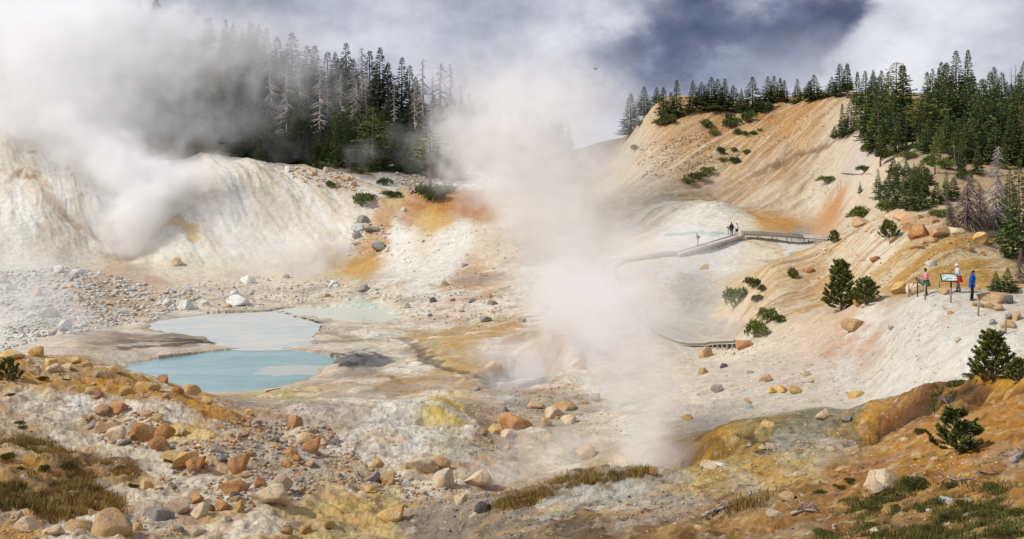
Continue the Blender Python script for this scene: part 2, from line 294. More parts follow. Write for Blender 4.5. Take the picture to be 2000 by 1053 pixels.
S += [(-200, 560, C_), (-200, 700, T_), (-200, 900, C_), (2200, 620, W_), (2200, 500, T_), (2200, 800, O_), (2250, 350, (150, 130, 90)), (-200, 350, C_), (1500, ('D', 12), O_), (500, ('D', 14), C_), (1900, ('D', 10), DO), (100, ('D', 20), O_)]
su, sl, sc = [], [], []
for px, py, c in S:
    D = py[1] if isinstance(py, tuple) else first_hit(PY0, px, py)
    su.append(px); sl.append(math.log(D)); sc.append(lin(c))
su = np.array(su); sl = np.array(sl); sc = np.array(sc)
ccu = np.linspace(-640, 2660, 441); ccl = np.linspace(LD[0], LD[-1], 420); cgu, cgl = np.meshgrid(ccu, ccl, indexing='ij')
Q = np.stack([cgu.ravel(), cgl.ravel() * 520], -1); Pq = np.stack([su, sl * 520], -1)
cg = np.empty((len(Q), 3))
for i in range(0, len(Q), 20000):
    d2 = ((Q[i:i + 20000, None] - Pq[None]) ** 2).sum(-1) + 60.0
    w = d2 ** -2.2; cg[i:i + 20000] = (w @ sc) / w.sum(1)[:, None]
cg = cg.reshape(len(ccu), len(ccl), 3)
# the seams between minerals wander: warp in world space, then read the survey
wx = fbm(X / 7, Y / 7, 4, 70) ; wy = fbm(X / 7, Y / 7, 4, 75); wx2 = fbm(X / 1.4, Y / 1.4, 3, 77); wy2 = fbm(X / 1.4, Y / 1.4, 3, 79)
sh = bigslope * .0
wx3 = fbm(X / .5, Y / .5, 3, 81)
WU = GU + (wx * 2.8 + wx2 * .8 + wx3 * .35) * F / GD * .8
WL = GL + (wy * 3.2 + wy2 * .9 + np.roll(wx3, 7, 1) * .4) / GD * 1.0
COL = bil(cg, ccu, ccl, WU, WL)
def mix(col, m):
    global COL
    m = np.clip(m, 0, 1)[..., None]; COL = COL * (1 - m) + lin(col) * m
# streaks along the rills
mix((228, 204, 168), bigslope * sstep(.12, .5, RB) * .55); mix((176, 108, 52), bigslope * sstep(.1, .5, -RB) * .5 * sstep(-.3, .2, n1 + .1))
mix((214, 186, 150), bigslope * .22); _rb2 = rills(-44, -48, .5, 26, 31); mix((236, 222, 200), bigslope * sstep(.14, .3, _rb2) * .5); mix((150, 100, 66), bigslope * sstep(.18, .34, -_rb2) * .42)
mix((196, 132, 54), mound * sstep(.1, .5, RM) * .65); mix((232, 214, 184), mound * sstep(.06, .25, -RM) * .6); _rm2 = rills(-.75, -.62, .5, 18, 36); mix((176, 124, 66), mound * sstep(.16, .3, _rm2) * .4); mix((240, 226, 202), mound * sstep(.16, .3, -_rm2) * .4)
mix((180, 132, 78), leftcliff * sstep(.12, .5, RL) * sstep(-.05, .35, n1) * .32); mix((244, 240, 234), leftcliff * (.22 + .5 * sstep(.0, .35, -RL)))
mix((176, 132, 84), leftcliff * sstep(.25, .5, fbm(X / 3, Y / 5, 4, 90)) * (1 - sstep(180, 330, GU)) * .8)
mix((206, 195, 181), pale * .5); mix((222, 190, 166), pale * sstep(.15, .4, RP) * .45); mix((196, 182, 168), pale * sstep(.12, .28, fbm(X / 1.1, Y / 1.1, 4, 165)) * .4)
# crusted basin floor: pale sinter, grey silt, rusty films
b1 = fbm(X / 6, Y / 3.2, 5, 101); b2 = fbm(X / 3.1, Y / 1.9, 5, 103)
fl = sstep(50, 66, GD) * (1 - sstep(150, 165, GD)) * (1 - sstep(1180, 1350, GU)) * sstep(-100, 250, GU)
mix((242, 237, 228), fl * sstep(.12, .22, b1) * .5); mix((176, 148, 120), fl * sstep(.18, .28, -b1) * .45); mix((206, 162, 114), fl * sstep(.24, .33, b2) * .5); mix((134, 124, 114), fl * sstep(.29, .38, -b2) * .4)
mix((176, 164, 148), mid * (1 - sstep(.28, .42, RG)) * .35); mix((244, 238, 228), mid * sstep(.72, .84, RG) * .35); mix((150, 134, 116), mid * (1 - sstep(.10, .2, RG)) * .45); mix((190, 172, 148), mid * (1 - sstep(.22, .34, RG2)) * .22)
_cn = fbm(X / 2 + b1 * 2, Y / 2, 4, 160); mix((112, 92, 76), fl * (1 - sstep(.008, .03, np.abs(_cn))) * sstep(0, .2, b1) * .55)      # cracked crust lines
# near ground: bleached scars, ochre, dark crumbs
c1 = fbm(X / 2.6, Y / 2.6, 5, 111); c2 = fbm(X / .9, Y / .9, 4, 113)
nearLc = nearL * (1 - sstep(52, 62, GD) * sstep(480, 620, GU) * .8)
mix((234, 222, 202), nearLc * sstep(.24, .32, c1) * .4); mix((208, 154, 78), nearLc * sstep(.12, .24, -c1) * .6); mix((126, 104, 86), nearLc * sstep(.2, .32, c2) * .5); mix((184, 150, 116), nearLc * sstep(.12, .24, fbm(X / 1.7, Y / 1.7, 4, 117)) * .5)
rr = ridged(X / 1.6 + Y / 3, Y / 1.2 - X / 3, 3, 60)
mix((214, 178, 120), nearR * sstep(.72, .95, rr) * .45); mix((206, 158, 88), nearR * sstep(.04, .2, c1) * .38); mix((186, 176, 150), nearR * sstep(.2, .3, -c1) * .3); mix((96, 62, 34), nearR * sstep(.2, .32, c2) * .5); mix((226, 206, 160), nearR * sstep(.26, .36, -c2) * .35)
# steep cut banks show raw ochre and brown
gy = np.gradient(Z, axis=1) / np.gradient(Y, axis=1)
mix((120, 74, 30), nearR * sstep(.75, 1.4, gy) * .55)
# cliff rock and rubble under the wooded hill etc: crumbs everywhere
cr = fbm(X / .55, Y / .55, 3, 121)
mix((128, 104, 82), sstep(.32, .55, cr) * .45 * (1 - sstep(120, 200, GD)))
mix((246, 242, 234), sstep(.36, .6, -cr) * .45 * (1 - sstep(120, 200, GD)))
# pool rims: damp dark line, sulphur lip
for nm in ('pool', 'grey'):
    s = sds[nm]; mix((168, 148, 130), sstep(-.9, -.2, s) * (1 - sstep(.1, .4, s)) * .45)
    mix((206, 208, 196), sstep(.2, .6, s))
mix((226, 212, 196), sstep(-3.2, -1, sds['pool']) * (sds['pool'] < -.35) * .55)
mix(M_, sstep(-.5, .3, sds['mint'])); mix((150, 152, 150), sstep(-.8, .2, sds['small']))
# streams, dark crusts and sulphur seams
def stroke(pts, width, col, a=.8, dig=0.0, seed=0):
    global Z
    Pw = [hit(px, py) for px, py in pts]
    lo_x = min(p.x for p in Pw) - 6; hi_x = max(p.x for p in Pw) + 6; lo_y = min(p.y for p in Pw) - 8; hi_y = max(p.y for p in Pw) + 8
    m = (X > lo_x) & (X < hi_x) & (Y > lo_y) & (Y < hi_y)
    x = X[m] + fbm(X[m] / 1.8, Y[m] / 1.8, 3, 130 + seed) * 1.1; y = Y[m] + fbm(X[m] / 1.8, Y[m] / 1.8, 3, 140 + seed) * 1.6
    d = np.full(len(x), 1e9)
    for p, q in zip(Pw, Pw[1:]):
        ex, ey = q.x - p.x, q.y - p.y; t = np.clip(((x - p.x) * ex + (y - p.y) * ey) / (ex * ex + ey * ey + 1e-9), 0, 1)
        d = np.minimum(d, np.hypot(x - p.x - t * ex, y - p.y - t * ey))
    k = (1 - sstep(width * .4, width, d)) * a * (1 if width < .5 else 1)
    COL[m] = COL[m] * (1 - k[:, None]) + lin(col) * k[:, None]
    if dig: Z[m] -= dig * (1 - sstep(0, width * 1.3, d))
for a in [([(190,748),(290,764),(380,790),(430,806)], 1.7, (212,140,40), .75, 0), ([(10,735),(110,750),(220,762)], 1.7, (212,152,62), .65, 0), ([(320,835),(370,852),(410,842)], 1.4, (226,184,104), .65, 0), ([(560,1002),(680,988),(790,990)], .9, (218,182,104), .55, 0), ([(840,692),(900,670),(980,646)], 2.6, (206,156,78), .55, 0), ([(860,708),(920,716),(950,735)], 1.8, (208,164,92), .5, 0), ([(20,905),(60,918),(110,925)], .9, (206,146,62), .7, 0), ([(180,860),(250,880),(320,895)], 1.2, (232,216,190), .5, 0), ([(95,380),(120,415),(150,440)], 1.6, (170,122,70), .55, .1), ([(60,330),(90,370)], 1.2, (190,150,100), .4, 0), ([(160,440),(195,470)], 1.0, (186,140,90), .5, .1), ([(335,430),(375,450),(380,468)], 1.3, (222,172,88), .6, 0), ([(215,478),(245,492)], .9, (200,196,120), .5, 0), ([(270,470),(285,490)], .7, (190,186,150), .5, .1), ([(640,480),(660,520)], 1.4, (196,164,110), .6, .2), ([(600,520),(620,500)], .8, (186,170,130), .5, .1),
          ([(548,609),(585,620),(625,633),(616,650),(604,662)], .55, (62,44,38), .9, .08), ([(560,612),(520,606),(560,600)], .4, (90,74,62), .7, .05),
          ([(255,665),(320,667),(385,663),(430,668),(300,676),(240,678)], .9, (84,68,58), .75, .05), ([(190,672),(260,664),(330,655),(400,655)], 1.4, (148,128,112), .7, .05), ([(330,660),(400,667),(440,668)], .6, (46,42,42), .7, .03),
          ([(600,672),(690,664),(790,662),(820,680)], .8, (142,130,118), .7, .08), ([(820,680),(835,700),(865,715),(910,728),(950,742),(960,760)], .9, (118,104,84), .85, .2), ([(700,735),(790,742),(880,738),(930,752)], 1.3, (178,140,92), .6, .03),
          ([(470,783),(530,790),(600,786),(650,790)], 2.0, (140,134,128), .6, .1), ([(800,686),(830,660),(880,645),(960,630)], .5, (150,120,70), .5, .05),
          ([(640,712),(648,700),(670,690),(720,688),(750,698)], .45, (66,62,62), .8, .05), ([(660,702),(700,706),(740,702)], 2.4, (98,97,100), .85, .05), ([(672,698),(720,698)], .35, (40,40,42), .8, 0), ([(660,710),(710,712)], .3, (44,44,46), .7, 0),
          ([(560,752),(590,742),(640,734)], .5, (206,178,84), .6, .0), ([(960,745),(1000,742),(1050,748)], 1.2, (96,98,104), .7, .05), ([(820,775),(860,778),(885,790)], .6, (222,170,50), .8, 0), ([(850,812),(880,822),(900,828)], .8, (226,190,80), .8, 0),
          ([(640,780),(700,840),(740,900)], .5, (176,158,140), .5, .05), ([(930,790),(960,830),(985,865),(1000,900)], .9, (150,128,108), .6, .1), ([(1060,780),(1110,850),(1150,900)], 1.2, (180,160,128), .6, .1), ([(1080,690),(1100,660),(1120,640)], 1.0, (190,128,84), .6, 0), ([(1130,690),(1140,720)], .8, (186,124,80), .6, 0),
          ([(1480,338),(1560,300),(1640,268),(1680,255)], 1.5, (140,100,74), .7, .2), ([(1400,385),(1480,338)], 1.6, (168,130,98), .6, .1), ([(1330,560),(1350,600),(1400,640),(1440,650)], 1.5, (176,168,156), .6, .1), ([(1340,540),(1345,580)], 2.0, (182,174,160), .6, .0), ([(1560,490),(1540,500),(1490,510)], .8, (160,154,146), .6, .05), ([(1460,470),(1520,488),(1560,500)], .7, (222,170,100), .6, 0), ([(1550,455),(1580,462)], 1.2, (146,142,138), .7, 0),
          ([(1310,458),(1400,456)], 1.3, (176,192,190), .8, 0), ([(1470,418),(1520,438),(1560,450)], 1.6, (222,156,74), .8, 0), ([(1640,380),(1620,420),(1600,445)], 2.2, (204,150,98), .5, .1), ([(1600,520),(1560,560),(1530,600)], .9, (190,140,84), .5, 0),
          ([(1690,640),(1660,660),(1620,690)], .9, (206,142,108), .42, 0), ([(1750,625),(1690,670),(1650,700)], .7, (212,162,130), .35, 0), ([(1340,895),(1400,870),(1460,848)], .5, (120,82,26), .6, 0), ([(1700,870),(1740,835),(1800,800)], .6, (150,88,30), .6, .1),
          ([(1690,858),(1740,826),(1800,792),(1860,766),(1915,750)], .75, (98,58,28), .85, .5), ([(1900,778),(1940,772),(1985,768)], .6, (112,66,26), .8, .4), ([(1760,822),(1830,800)], .4, (60,40,28), .7, .1), ([(1470,850),(1490,880)], .3, (60,46,30), .7, .1), ([(1000,975),(1100,958),(1230,935)], .5, (118,94,44), .6, 0), ([(1040,985),(1120,968),(1200,962)], .7, (196,192,182), .6, 0), ([(1060,1010),(1160,1000),(1240,990)], .35, (206,200,188), .6, 0), ([(1220,1030),(1330,985),(1420,960)], .5, (186,170,150), .5, 0), ([(1480,955),(1540,940),(1600,925)], .4, (204,164,84), .6, 0), ([(1400,925),(1500,905),(1580,900)], .5, (206,160,64), .7, 0), ([(950,1030),(1050,1020),(1150,1030)], .8, (120,106,92), .5, 0)]:
    stroke(*a, seed=R.randrange(40))
PYF = HOR + (CZ - Z) / GD * F

# ------------------------------------------------------------------ build the ground sheet
nu, nl = len(U), len(LD)
idx = np.arange(nu * nl).reshape(nu, nl)
quads = np.stack([idx[:-1, :-1], idx[1:, :-1], idx[1:, 1:], idx[:-1, 1:]], -1).reshape(-1, 4)

class NT:
    """short-hand for node trees"""
    def __init__(s, tree): s.t = tree; s.n = tree.nodes; s.l = tree.links
    def node(s, typ, _props=None, **inp):
        n = s.n.new(typ)
        for k, v in (_props or {}).items(): setattr(n, k, v)
        for k, v in inp.items():
            k = k.replace('_', ' ') if k not in n.inputs else k
            s.set(n.inputs[k], v)
        return n
    def set(s, sock, v):
        if isinstance(v, bpy.types.NodeSocket): s.l.new(v, sock)
        else: sock.default_value = v
    def math(s, op, a, b=None, c=None, clamp=False):
        n = s.n.new('ShaderNodeMath'); n.operation = op; n.use_clamp = clamp
        for i, v in enumerate((a, b, c)):
            if v is not None: s.set(n.inputs[i], v)
        return n.outputs[0]
    def vmath(s, op, a, b=None, out=0):
        n = s.n.new('ShaderNodeVectorMath'); n.operation = op; s.set(n.inputs[0], a)
        if b is not None: s.set(n.inputs['Scale' if op == 'SCALE' else 1], b)
        return n.outputs[out]
    def noise(s, vec, scale, detail=4, rough=.55, dist=0, out=0):
        n = s.n.new('ShaderNodeTexNoise'); s.set(n.inputs['Vector'], vec); n.inputs['Scale'].default_value = scale
        n.inputs['Detail'].default_value = detail; n.inputs['Roughness'].default_value = rough; n.inputs['Distortion'].default_value = dist
        return n.outputs[out]
    def ramp(s, fac, stops):
        n = s.n.new('ShaderNodeValToRGB'); s.set(n.inputs[0], fac); e = n.color_ramp.elements
        while len(e) < len(stops): e.new(.5)
        for q, (p, c) in zip(e, stops): q.position = p; q.color = (*c, 1) if len(c) == 3 else c
        return n.outputs[0]
    def map(s, v, a, b, c=0.0, d=1.0, smooth=False):
        n = s.n.new('ShaderNodeMapRange'); n.clamp = True
        if smooth: n.interpolation_type = 'SMOOTHSTEP'
        for i, q in enumerate((v, a, b, c, d)): s.set(n.inputs[i], q)
        return n.outputs[0]
    def mixc(s, f, a, b, mode='MIX'):
        n = s.n.new('ShaderNodeMix'); n.data_type = 'RGBA'; n.blend_type = mode
        s.set(n.inputs[0], f); s.set(n.inputs[6], a if isinstance(a, bpy.types.NodeSocket) else (*a, 1)); s.set(n.inputs[7], b if isinstance(b, bpy.types.NodeSocket) else (*b, 1))
        return n.outputs[2]
def material(name):
    m = bpy.data.materials.new(name); m.use_nodes = True
    t = NT(m.node_tree); b = t.n['Principled BSDF']; b.inputs['Roughness'].default_value = .9; b.inputs['Specular IOR Level'].default_value = .25
    return m, t, b
def setb(t, b, color=None, rough=None, bump=None, strength=.4, dist=.05):
    if color is not None: t.set(b.inputs['Base Color'], color if isinstance(color, bpy.types.NodeSocket) else (*color, 1))
    if rough is not None: t.set(b.inputs['Roughness'], rough)
    if bump is not None:
        n = t.n.new('ShaderNodeBump'); n.inputs['Strength'].default_value = strength; n.inputs['Distance'].default_value = dist
        t.set(n.inputs['Height'], bump); t.l.new(n.outputs[0], b.inputs['Normal'])
ALB = .78                                   # from how bright soils look in sun to how much light they reflect
gm, t, b = material('mineral_ground')
att = t.node('ShaderNodeAttribute', {'attribute_name': 'Col'}); pos = t.n.new('ShaderNodeNewGeometry').outputs['Position']
g1 = t.noise(pos, 1.1, 6, .65); g2 = t.noise(pos, 5.5, 5, .7); vo = t.node('ShaderNodeTexVoronoi', {'feature': 'F1'}, Vector=pos, Scale=3.2)
rg = att.outputs['Alpha']
k = t.math('ADD', t.math('MULTIPLY', t.math('SUBTRACT', t.math('MULTIPLY', t.map(g1, .3, .7, .74, 1.16), t.map(g2, .3, .7, .70, 1.2)), .96), t.map(rg, 0, 1, .55, 1.15)), .97)
peb = t.map(vo.outputs['Distance'], .08, .22, 1, 0); pr = t.math('MULTIPLY', t.math('MULTIPLY', peb, t.map(t.noise(pos, .45, 3), .48, .62, 0, .8)), rg)
base = t.vmath('SCALE', att.outputs['Color'], k)
pc = t.ramp(vo.outputs['Color'], [(0, (.16, .11, .07)), (.35, (.55, .47, .37)), (.7, (.45, .30, .17)), (1, (.75, .71, .64))])
setb(t, b, t.mixc(pr, base, pc), .92, t.math('ADD', t.math('MULTIPLY', g1, 1.2), t.math('ADD', t.math('MULTIPLY', g2, .45), t.math('MULTIPLY', pr, .35))), (.8), .2)
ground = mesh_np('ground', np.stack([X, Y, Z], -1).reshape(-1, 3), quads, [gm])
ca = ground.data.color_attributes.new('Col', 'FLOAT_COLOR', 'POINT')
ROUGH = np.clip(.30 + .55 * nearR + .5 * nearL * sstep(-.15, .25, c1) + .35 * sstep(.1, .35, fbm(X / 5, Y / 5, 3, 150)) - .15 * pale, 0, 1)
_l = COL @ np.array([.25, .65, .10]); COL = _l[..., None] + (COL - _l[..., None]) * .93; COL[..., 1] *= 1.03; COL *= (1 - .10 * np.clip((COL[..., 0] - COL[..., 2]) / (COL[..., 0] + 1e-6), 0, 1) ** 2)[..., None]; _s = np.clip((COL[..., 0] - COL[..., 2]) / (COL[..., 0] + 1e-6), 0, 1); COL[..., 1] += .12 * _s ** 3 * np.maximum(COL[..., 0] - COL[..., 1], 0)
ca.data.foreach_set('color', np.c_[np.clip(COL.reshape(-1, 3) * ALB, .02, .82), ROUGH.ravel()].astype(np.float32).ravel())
tag(ground, kind='structure')
print('T 03_colour', round(time.time() - _T0, 1))
# ------------------------------------------------------------------ water
def sheet(name, poly, z, mat, grow=1.8):
    c = poly.mean(0); v = []
    for p in poly:
        d = p - c; n = np.linalg.norm(d); q = p + d / n * grow; v.append((q[0], q[1], z))
    o = mesh_np(name, v, [list(range(len(v)))], [mat]); tag(o, kind='structure'); return o
wm, t, b = material('milky_blue_water')
pos = t.n.new('ShaderNodeNewGeometry').outputs['Position']
sep = t.node('ShaderNodeSeparateXYZ', None, Vector=pos)
bar = hit(575, 722)
dx = t.math('DIVIDE', t.math('SUBTRACT', sep.outputs[0], float((575 - 1000) / F * 98.5)), 3.4); dy = t.math('DIVIDE', t.math('SUBTRACT', sep.outputs[1], 98.5), 3.0)
rr_ = t.math('ADD', t.math('SQRT', t.math('ADD', t.math('MULTIPLY', dx, dx), t.math('MULTIPLY', dy, dy))), t.math('MULTIPLY', t.math('SUBTRACT', t.noise(pos, .45, 4, .6), .5), 1.6))
wc = t.mixc(t.map(rr_, .85, 1.05, 1, 0), t.mixc(t.map(t.noise(t.vmath('MULTIPLY', pos, (.6, 1.6, 1)), .22, 6, .65, 1.0), .35, .65), tuple(lin((126, 168, 176)) * .85), tuple(lin((152, 188, 192)) * .85)), tuple(lin((196, 202, 196)) * .8))
setb(t, b, wc, .22, t.noise(pos, 2.5, 3), .06, .05); b.inputs['Specular IOR Level'].default_value = .4
sheet('pool_water', POOL, 0, wm)
wm2, t, b = material('milky_grey_water')
pos = t.n.new('ShaderNodeNewGeometry').outputs['Position']
setb(t, b, t.mixc(t.map(t.noise(t.vmath('MULTIPLY', pos, (.5, 1.5, 1)), .35, 7, .7, 1.2), .40, .60), tuple(lin((184, 198, 200)) * .85), tuple(lin((216, 210, 200)) * .85)), .4, t.noise(pos, 1.5, 3), .05, .05); b.inputs['Specular IOR Level'].default_value = .3
sheet('grey_water', GREY, .02, wm2, 1.2)
wm3, t, b = material('shallow_green_water')
pos = t.n.new('ShaderNodeNewGeometry').outputs['Position']
setb(t, b, t.mixc(t.map(t.noise(t.vmath('MULTIPLY', pos, (.6, 1.4, 1)), .5, 6, .7), .45, .55), tuple(lin((198, 211, 198)) * .85), tuple(lin((220, 210, 194)) * .85)), .35)
sheet('shallow_water', MINT, .03, wm3, .4); sheet('small_water', SMALL, .35, wm2, .8)

# ------------------------------------------------------------------ sky, sun, camera
sc = bpy.context.scene
SUN_EL, SUN_AZ = 44, -104          # degrees; azimuth measured from straight ahead, clockwise
w = bpy.data.worlds.new('World'); sc.world = w; w.use_nodes = True
t = NT(w.node_tree); bg = t.n['Background']
EXPO = .35
sky = t.node('ShaderNodeTexSky', {'sky_type': 'NISHITA', 'sun_disc': False, 'sun_elevation': rad(SUN_EL), 'sun_rotation': rad(SUN_AZ), 'altitude': 2400})
dirv = t.n.new('ShaderNodeTexCoord').outputs['Generated']
sp = t.node('ShaderNodeSeparateXYZ', None, Vector=dirv)
ydir = t.math('MAXIMUM', sp.outputs[1], .05)
az = t.math('DIVIDE', sp.outputs[0], ydir); el = t.math('DIVIDE', sp.outputs[2], ydir)       # tangents of bearing and height, as one reads a cloud chart
dv = t.vmath('MULTIPLY', dirv, (1, 1, 1.5)); n_big = t.noise(dv, 4.5, 7, .55); n_fine = t.noise(dv, 13, 6, .58)
wob = t.math('MULTIPLY', t.math('SUBTRACT', n_big, .5), .22); wob2 = t.math('MULTIPLY', t.math('SUBTRACT', n_fine, .5), .09)
E = 2 ** -EXPO
def col(c): return tuple(float(q) for q in lin(c) * E)
cl = t.ramp(t.math('ADD', t.math('MULTIPLY', n_big, .75), t.math('MULTIPLY', n_fine, .35)), [(.42, col((142, 146, 162))), (.55, col((186, 189, 204))), (.68, col((226, 227, 235)))])
# darker cloud bank low ahead-right
ea = t.math('ADD', el, t.math('ADD', wob, wob2)); aa = t.math('ADD', az, t.math('MULTIPLY', wob, 1.3))
axis = t.math('ADD', .118, t.math('MULTIPLY', t.math('SUBTRACT', az, .17), .24))
dd = t.math('ABSOLUTE', t.math('SUBTRACT', ea, axis))
m1 = t.math('MULTIPLY', t.map(dd, .012, .070, 1, 0, True), t.math('MULTIPLY', t.map(aa, .04, .15, 0, 1, True), t.map(t.math('SUBTRACT', aa, t.math('MULTIPLY', el, 1.37)), .135, .165, 1, 0, True)))
dark = t.ramp(n_fine, [(.36, col((70, 82, 112))), (.54, col((100, 110, 140))), (.7, col((146, 154, 178)))])
cl2 = t.mixc(t.math('MULTIPLY', m1, .93), cl, dark)
m2 = t.math('MULTIPLY', t.map(t.math('SUBTRACT', aa, t.math('MULTIPLY', el, 1.37)), .14, .17, 0, 1, True), t.map(el, .02, .3, .8, .4))
cl3 = t.mixc(m2, cl2, t.mixc(t.map(t.math('ADD', t.math('MULTIPLY', n_fine, .6), t.math('MULTIPLY', n_big, .4)), .38, .62), col((188, 191, 206)), col((238, 239, 244))))
m3 = t.math('MULTIPLY', t.map(ea, .015, .055, 1, 0, True), t.math('MULTIPLY', t.map(az, .02, .09, 0, 1, True), t.map(az, .3, .4, 1, 0, True)))
cl4 = t.mixc(t.math('MULTIPLY', m3, .75), cl3, col((214, 222, 240)))
skyc = t.vmath('SCALE', sky.outputs[0], .10)
up = t.map(sp.outputs[2], .35, .9, 0, .18)
t.l.new(t.mixc(up, cl4, skyc), bg.inputs[0]); bg.inputs[1].default_value = 1.0
sd = bpy.data.lights.new('sun', 'SUN'); sd.energy = 3.0; sd.angle = rad(4); sd.color = (1, .95, .87)
so = bpy.data.objects.new('sun', sd); C.objects.link(so)
a = rad(SUN_AZ); e = rad(SUN_EL)
so.rotation_euler = Vector((-math.sin(a) * math.cos(e), -math.cos(a) * math.cos(e), -math.sin(e))).to_track_quat('-Z', 'Y').to_euler()
cd = bpy.data.cameras.new('camera'); co = bpy.data.objects.new('camera', cd); C.objects.link(co)
co.location = (0, 0, CZ); co.rotation_euler = (rad(90), 0, 0)
cd.sensor_width = 36; cd.lens = 36 * F / 2000; cd.shift_y = -(526.5 - HOR) / 2000; cd.clip_end = 5000; cd.clip_start = .1
sc.camera = co
sc.view_settings.view_transform = 'Standard'; sc.view_settings.look = 'None'; sc.view_settings.exposure = EXPO; sc.view_settings.gamma = 1
sc.cycles.max_bounces = 16; sc.cycles.volume_bounces = 14; sc.cycles.diffuse_bounces = 3; sc.cycles.transparent_max_bounces = 16
# ------------------------------------------------------------------ boulders and loose stones
def ico(sub):
    bm = bmesh.new(); bmesh.ops.create_icosphere(bm, subdivisions=sub, radius=1)
    v = np.array([p.co[:] for p in bm.verts]); f = np.array([[q.index for q in p.verts] for p in bm.faces]); bm.free(); return v, f
ICO3, ICO1 = ico(4), ico(1)
def rock_shape(seed, base=ICO3, cuts=9, angular=.55, sc=(1, .85, .72), bumpy=.10):
    r = np.random.default_rng(seed); v = base[0].copy()
    for k in range(cuts):                     # cleaved faces
        n = r.normal(size=3); n /= np.linalg.norm(n); d = r.uniform(angular, .82)
        h = v @ n - d; m = h > 0; v[m] -= np.outer(h[m], n) * r.uniform(.75, 1)
    o = r.uniform(0, 50, 3)
    for i, p in enumerate(v):
        q = Vector(p + o)
        v[i] = p * (1 + bumpy * mnoise.noise(q * 1.4) * 1.5 + bumpy * .55 * mnoise.noise(q * 3.7) + bumpy * .25 * mnoise.noise(q * 9))
    v *= np.array(sc) * r.uniform(.88, 1.12, 3)
    v /= np.abs(v[:, 0]).max(); v *= np.array([1, .85 / max(.5, np.abs(v[:, 1]).max()), sc[2] / max(.4, np.abs(v[:, 2]).max())]); return v
def rock_mat(name, a, bcol, stain, dark=.62):
    m, t, b = material(name)
    tc = t.n.new('ShaderNodeTexCoord').outputs['Object']; oi = t.n.new('ShaderNodeObjectInfo').outputs['Random']
    v = t.vmath('ADD', tc, t.vmath('SCALE', (7.0, 3.0, 5.0), oi))
    n = t.noise(v, 1.3, 6, .65, .5); n2 = t.noise(v, 4.5, 5, .7); n3 = t.noise(v, 14, 4, .7)
    c = t.mixc(t.map(n, .38, .62), tuple(lin(a) * 1.0), tuple(lin(bcol) * 1.0))
    c = t.mixc(t.math('MULTIPLY', t.map(n2, .54, .70), .75), c, tuple(lin(stain) * .95))
    k = t.math('MULTIPLY', t.map(n3, .3, .7, .8, 1.18), t.map(oi, 0, 1, .86, 1.15))
    crk = t.node('ShaderNodeTexVoronoi', {'feature': 'DISTANCE_TO_EDGE'}, Vector=t.vmath('ADD', v, t.vmath('SCALE', t.noise(v, 2.5, 3, .6, 0, 1), .5)), Scale=1.3)
    cr = t.map(crk.outputs[0], 0, .035, dark, 1)
    setb(t, b, t.vmath('SCALE', c, t.math('MULTIPLY', k, cr)), .9, t.math('ADD', t.math('ADD', n2, t.math('MULTIPLY', n3, .5)), t.math('MULTIPLY', cr, .3)), .8, .12)
    return m
RM_ = {'rust': rock_mat('rust_rock', (174, 118, 72), (194, 150, 102), (150, 134, 122)), 'tan': rock_mat('tan_rock', (204, 166, 112), (184, 158, 128), (206, 138, 72)),
       'cream': rock_mat('cream_rock', (220, 200, 168), (200, 178, 150), (206, 150, 84)), 'grey': rock_mat('grey_rock', (168, 160, 152), (146, 140, 134), (196, 180, 160)),
       'white': rock_mat('white_rock', (224, 222, 214), (204, 206, 198), (176, 182, 170)), 'ochre': rock_mat('ochre_rock', (204, 162, 92), (214, 186, 132), (186, 128, 66)),
       'dark': rock_mat('dark_rock', (112, 106, 104), (86, 82, 80), (150, 138, 124))}
_shapes = [rock_shape(100 + i, ICO3, R.choice((9, 12, 16)), R.uniform(.34, .56), (1, R.uniform(.75, .95), R.uniform(.6, .85)), R.uniform(.045, .09)) for i in range(9)]
_rm = {}
def rock_mesh(kind, i):
    if (kind, i) not in _rm: _rm[kind, i] = mesh_np('boulder', _shapes[i], ICO3[1], [RM_[kind]], True, link=False)
    return _rm[kind, i]
N_BOULDER = 0
def boulder(px, py, wpx, kind, label, hr=.8, group=None, tilt=None, shape=None):
    """py is the row of its foot, wpx its width in photo pixels"""
    global N_BOULDER
    p = hit(px, py - wpx * hr * .12)
    r = wpx * p.y / F / 2 * 1.18
    o = link_obj('boulder', rock_mesh(kind, R.randrange(9) if shape is None else shape))
    o.location = (p.x, p.y + r * .5, zat(p.x, p.y + r * .5) + r * hr * .30)
    o.scale = (r, r * R.uniform(.85, 1.1), r * hr / .72 )
    o.rotation_euler = (R.uniform(-.25, .25), R.uniform(-.25, .25) if tilt is None else tilt, R.uniform(0, .6) if tilt is not None else R.uniform(0, 6.28))
    tag(o, label, 'boulder', group); N_BOULDER += 1
    return o
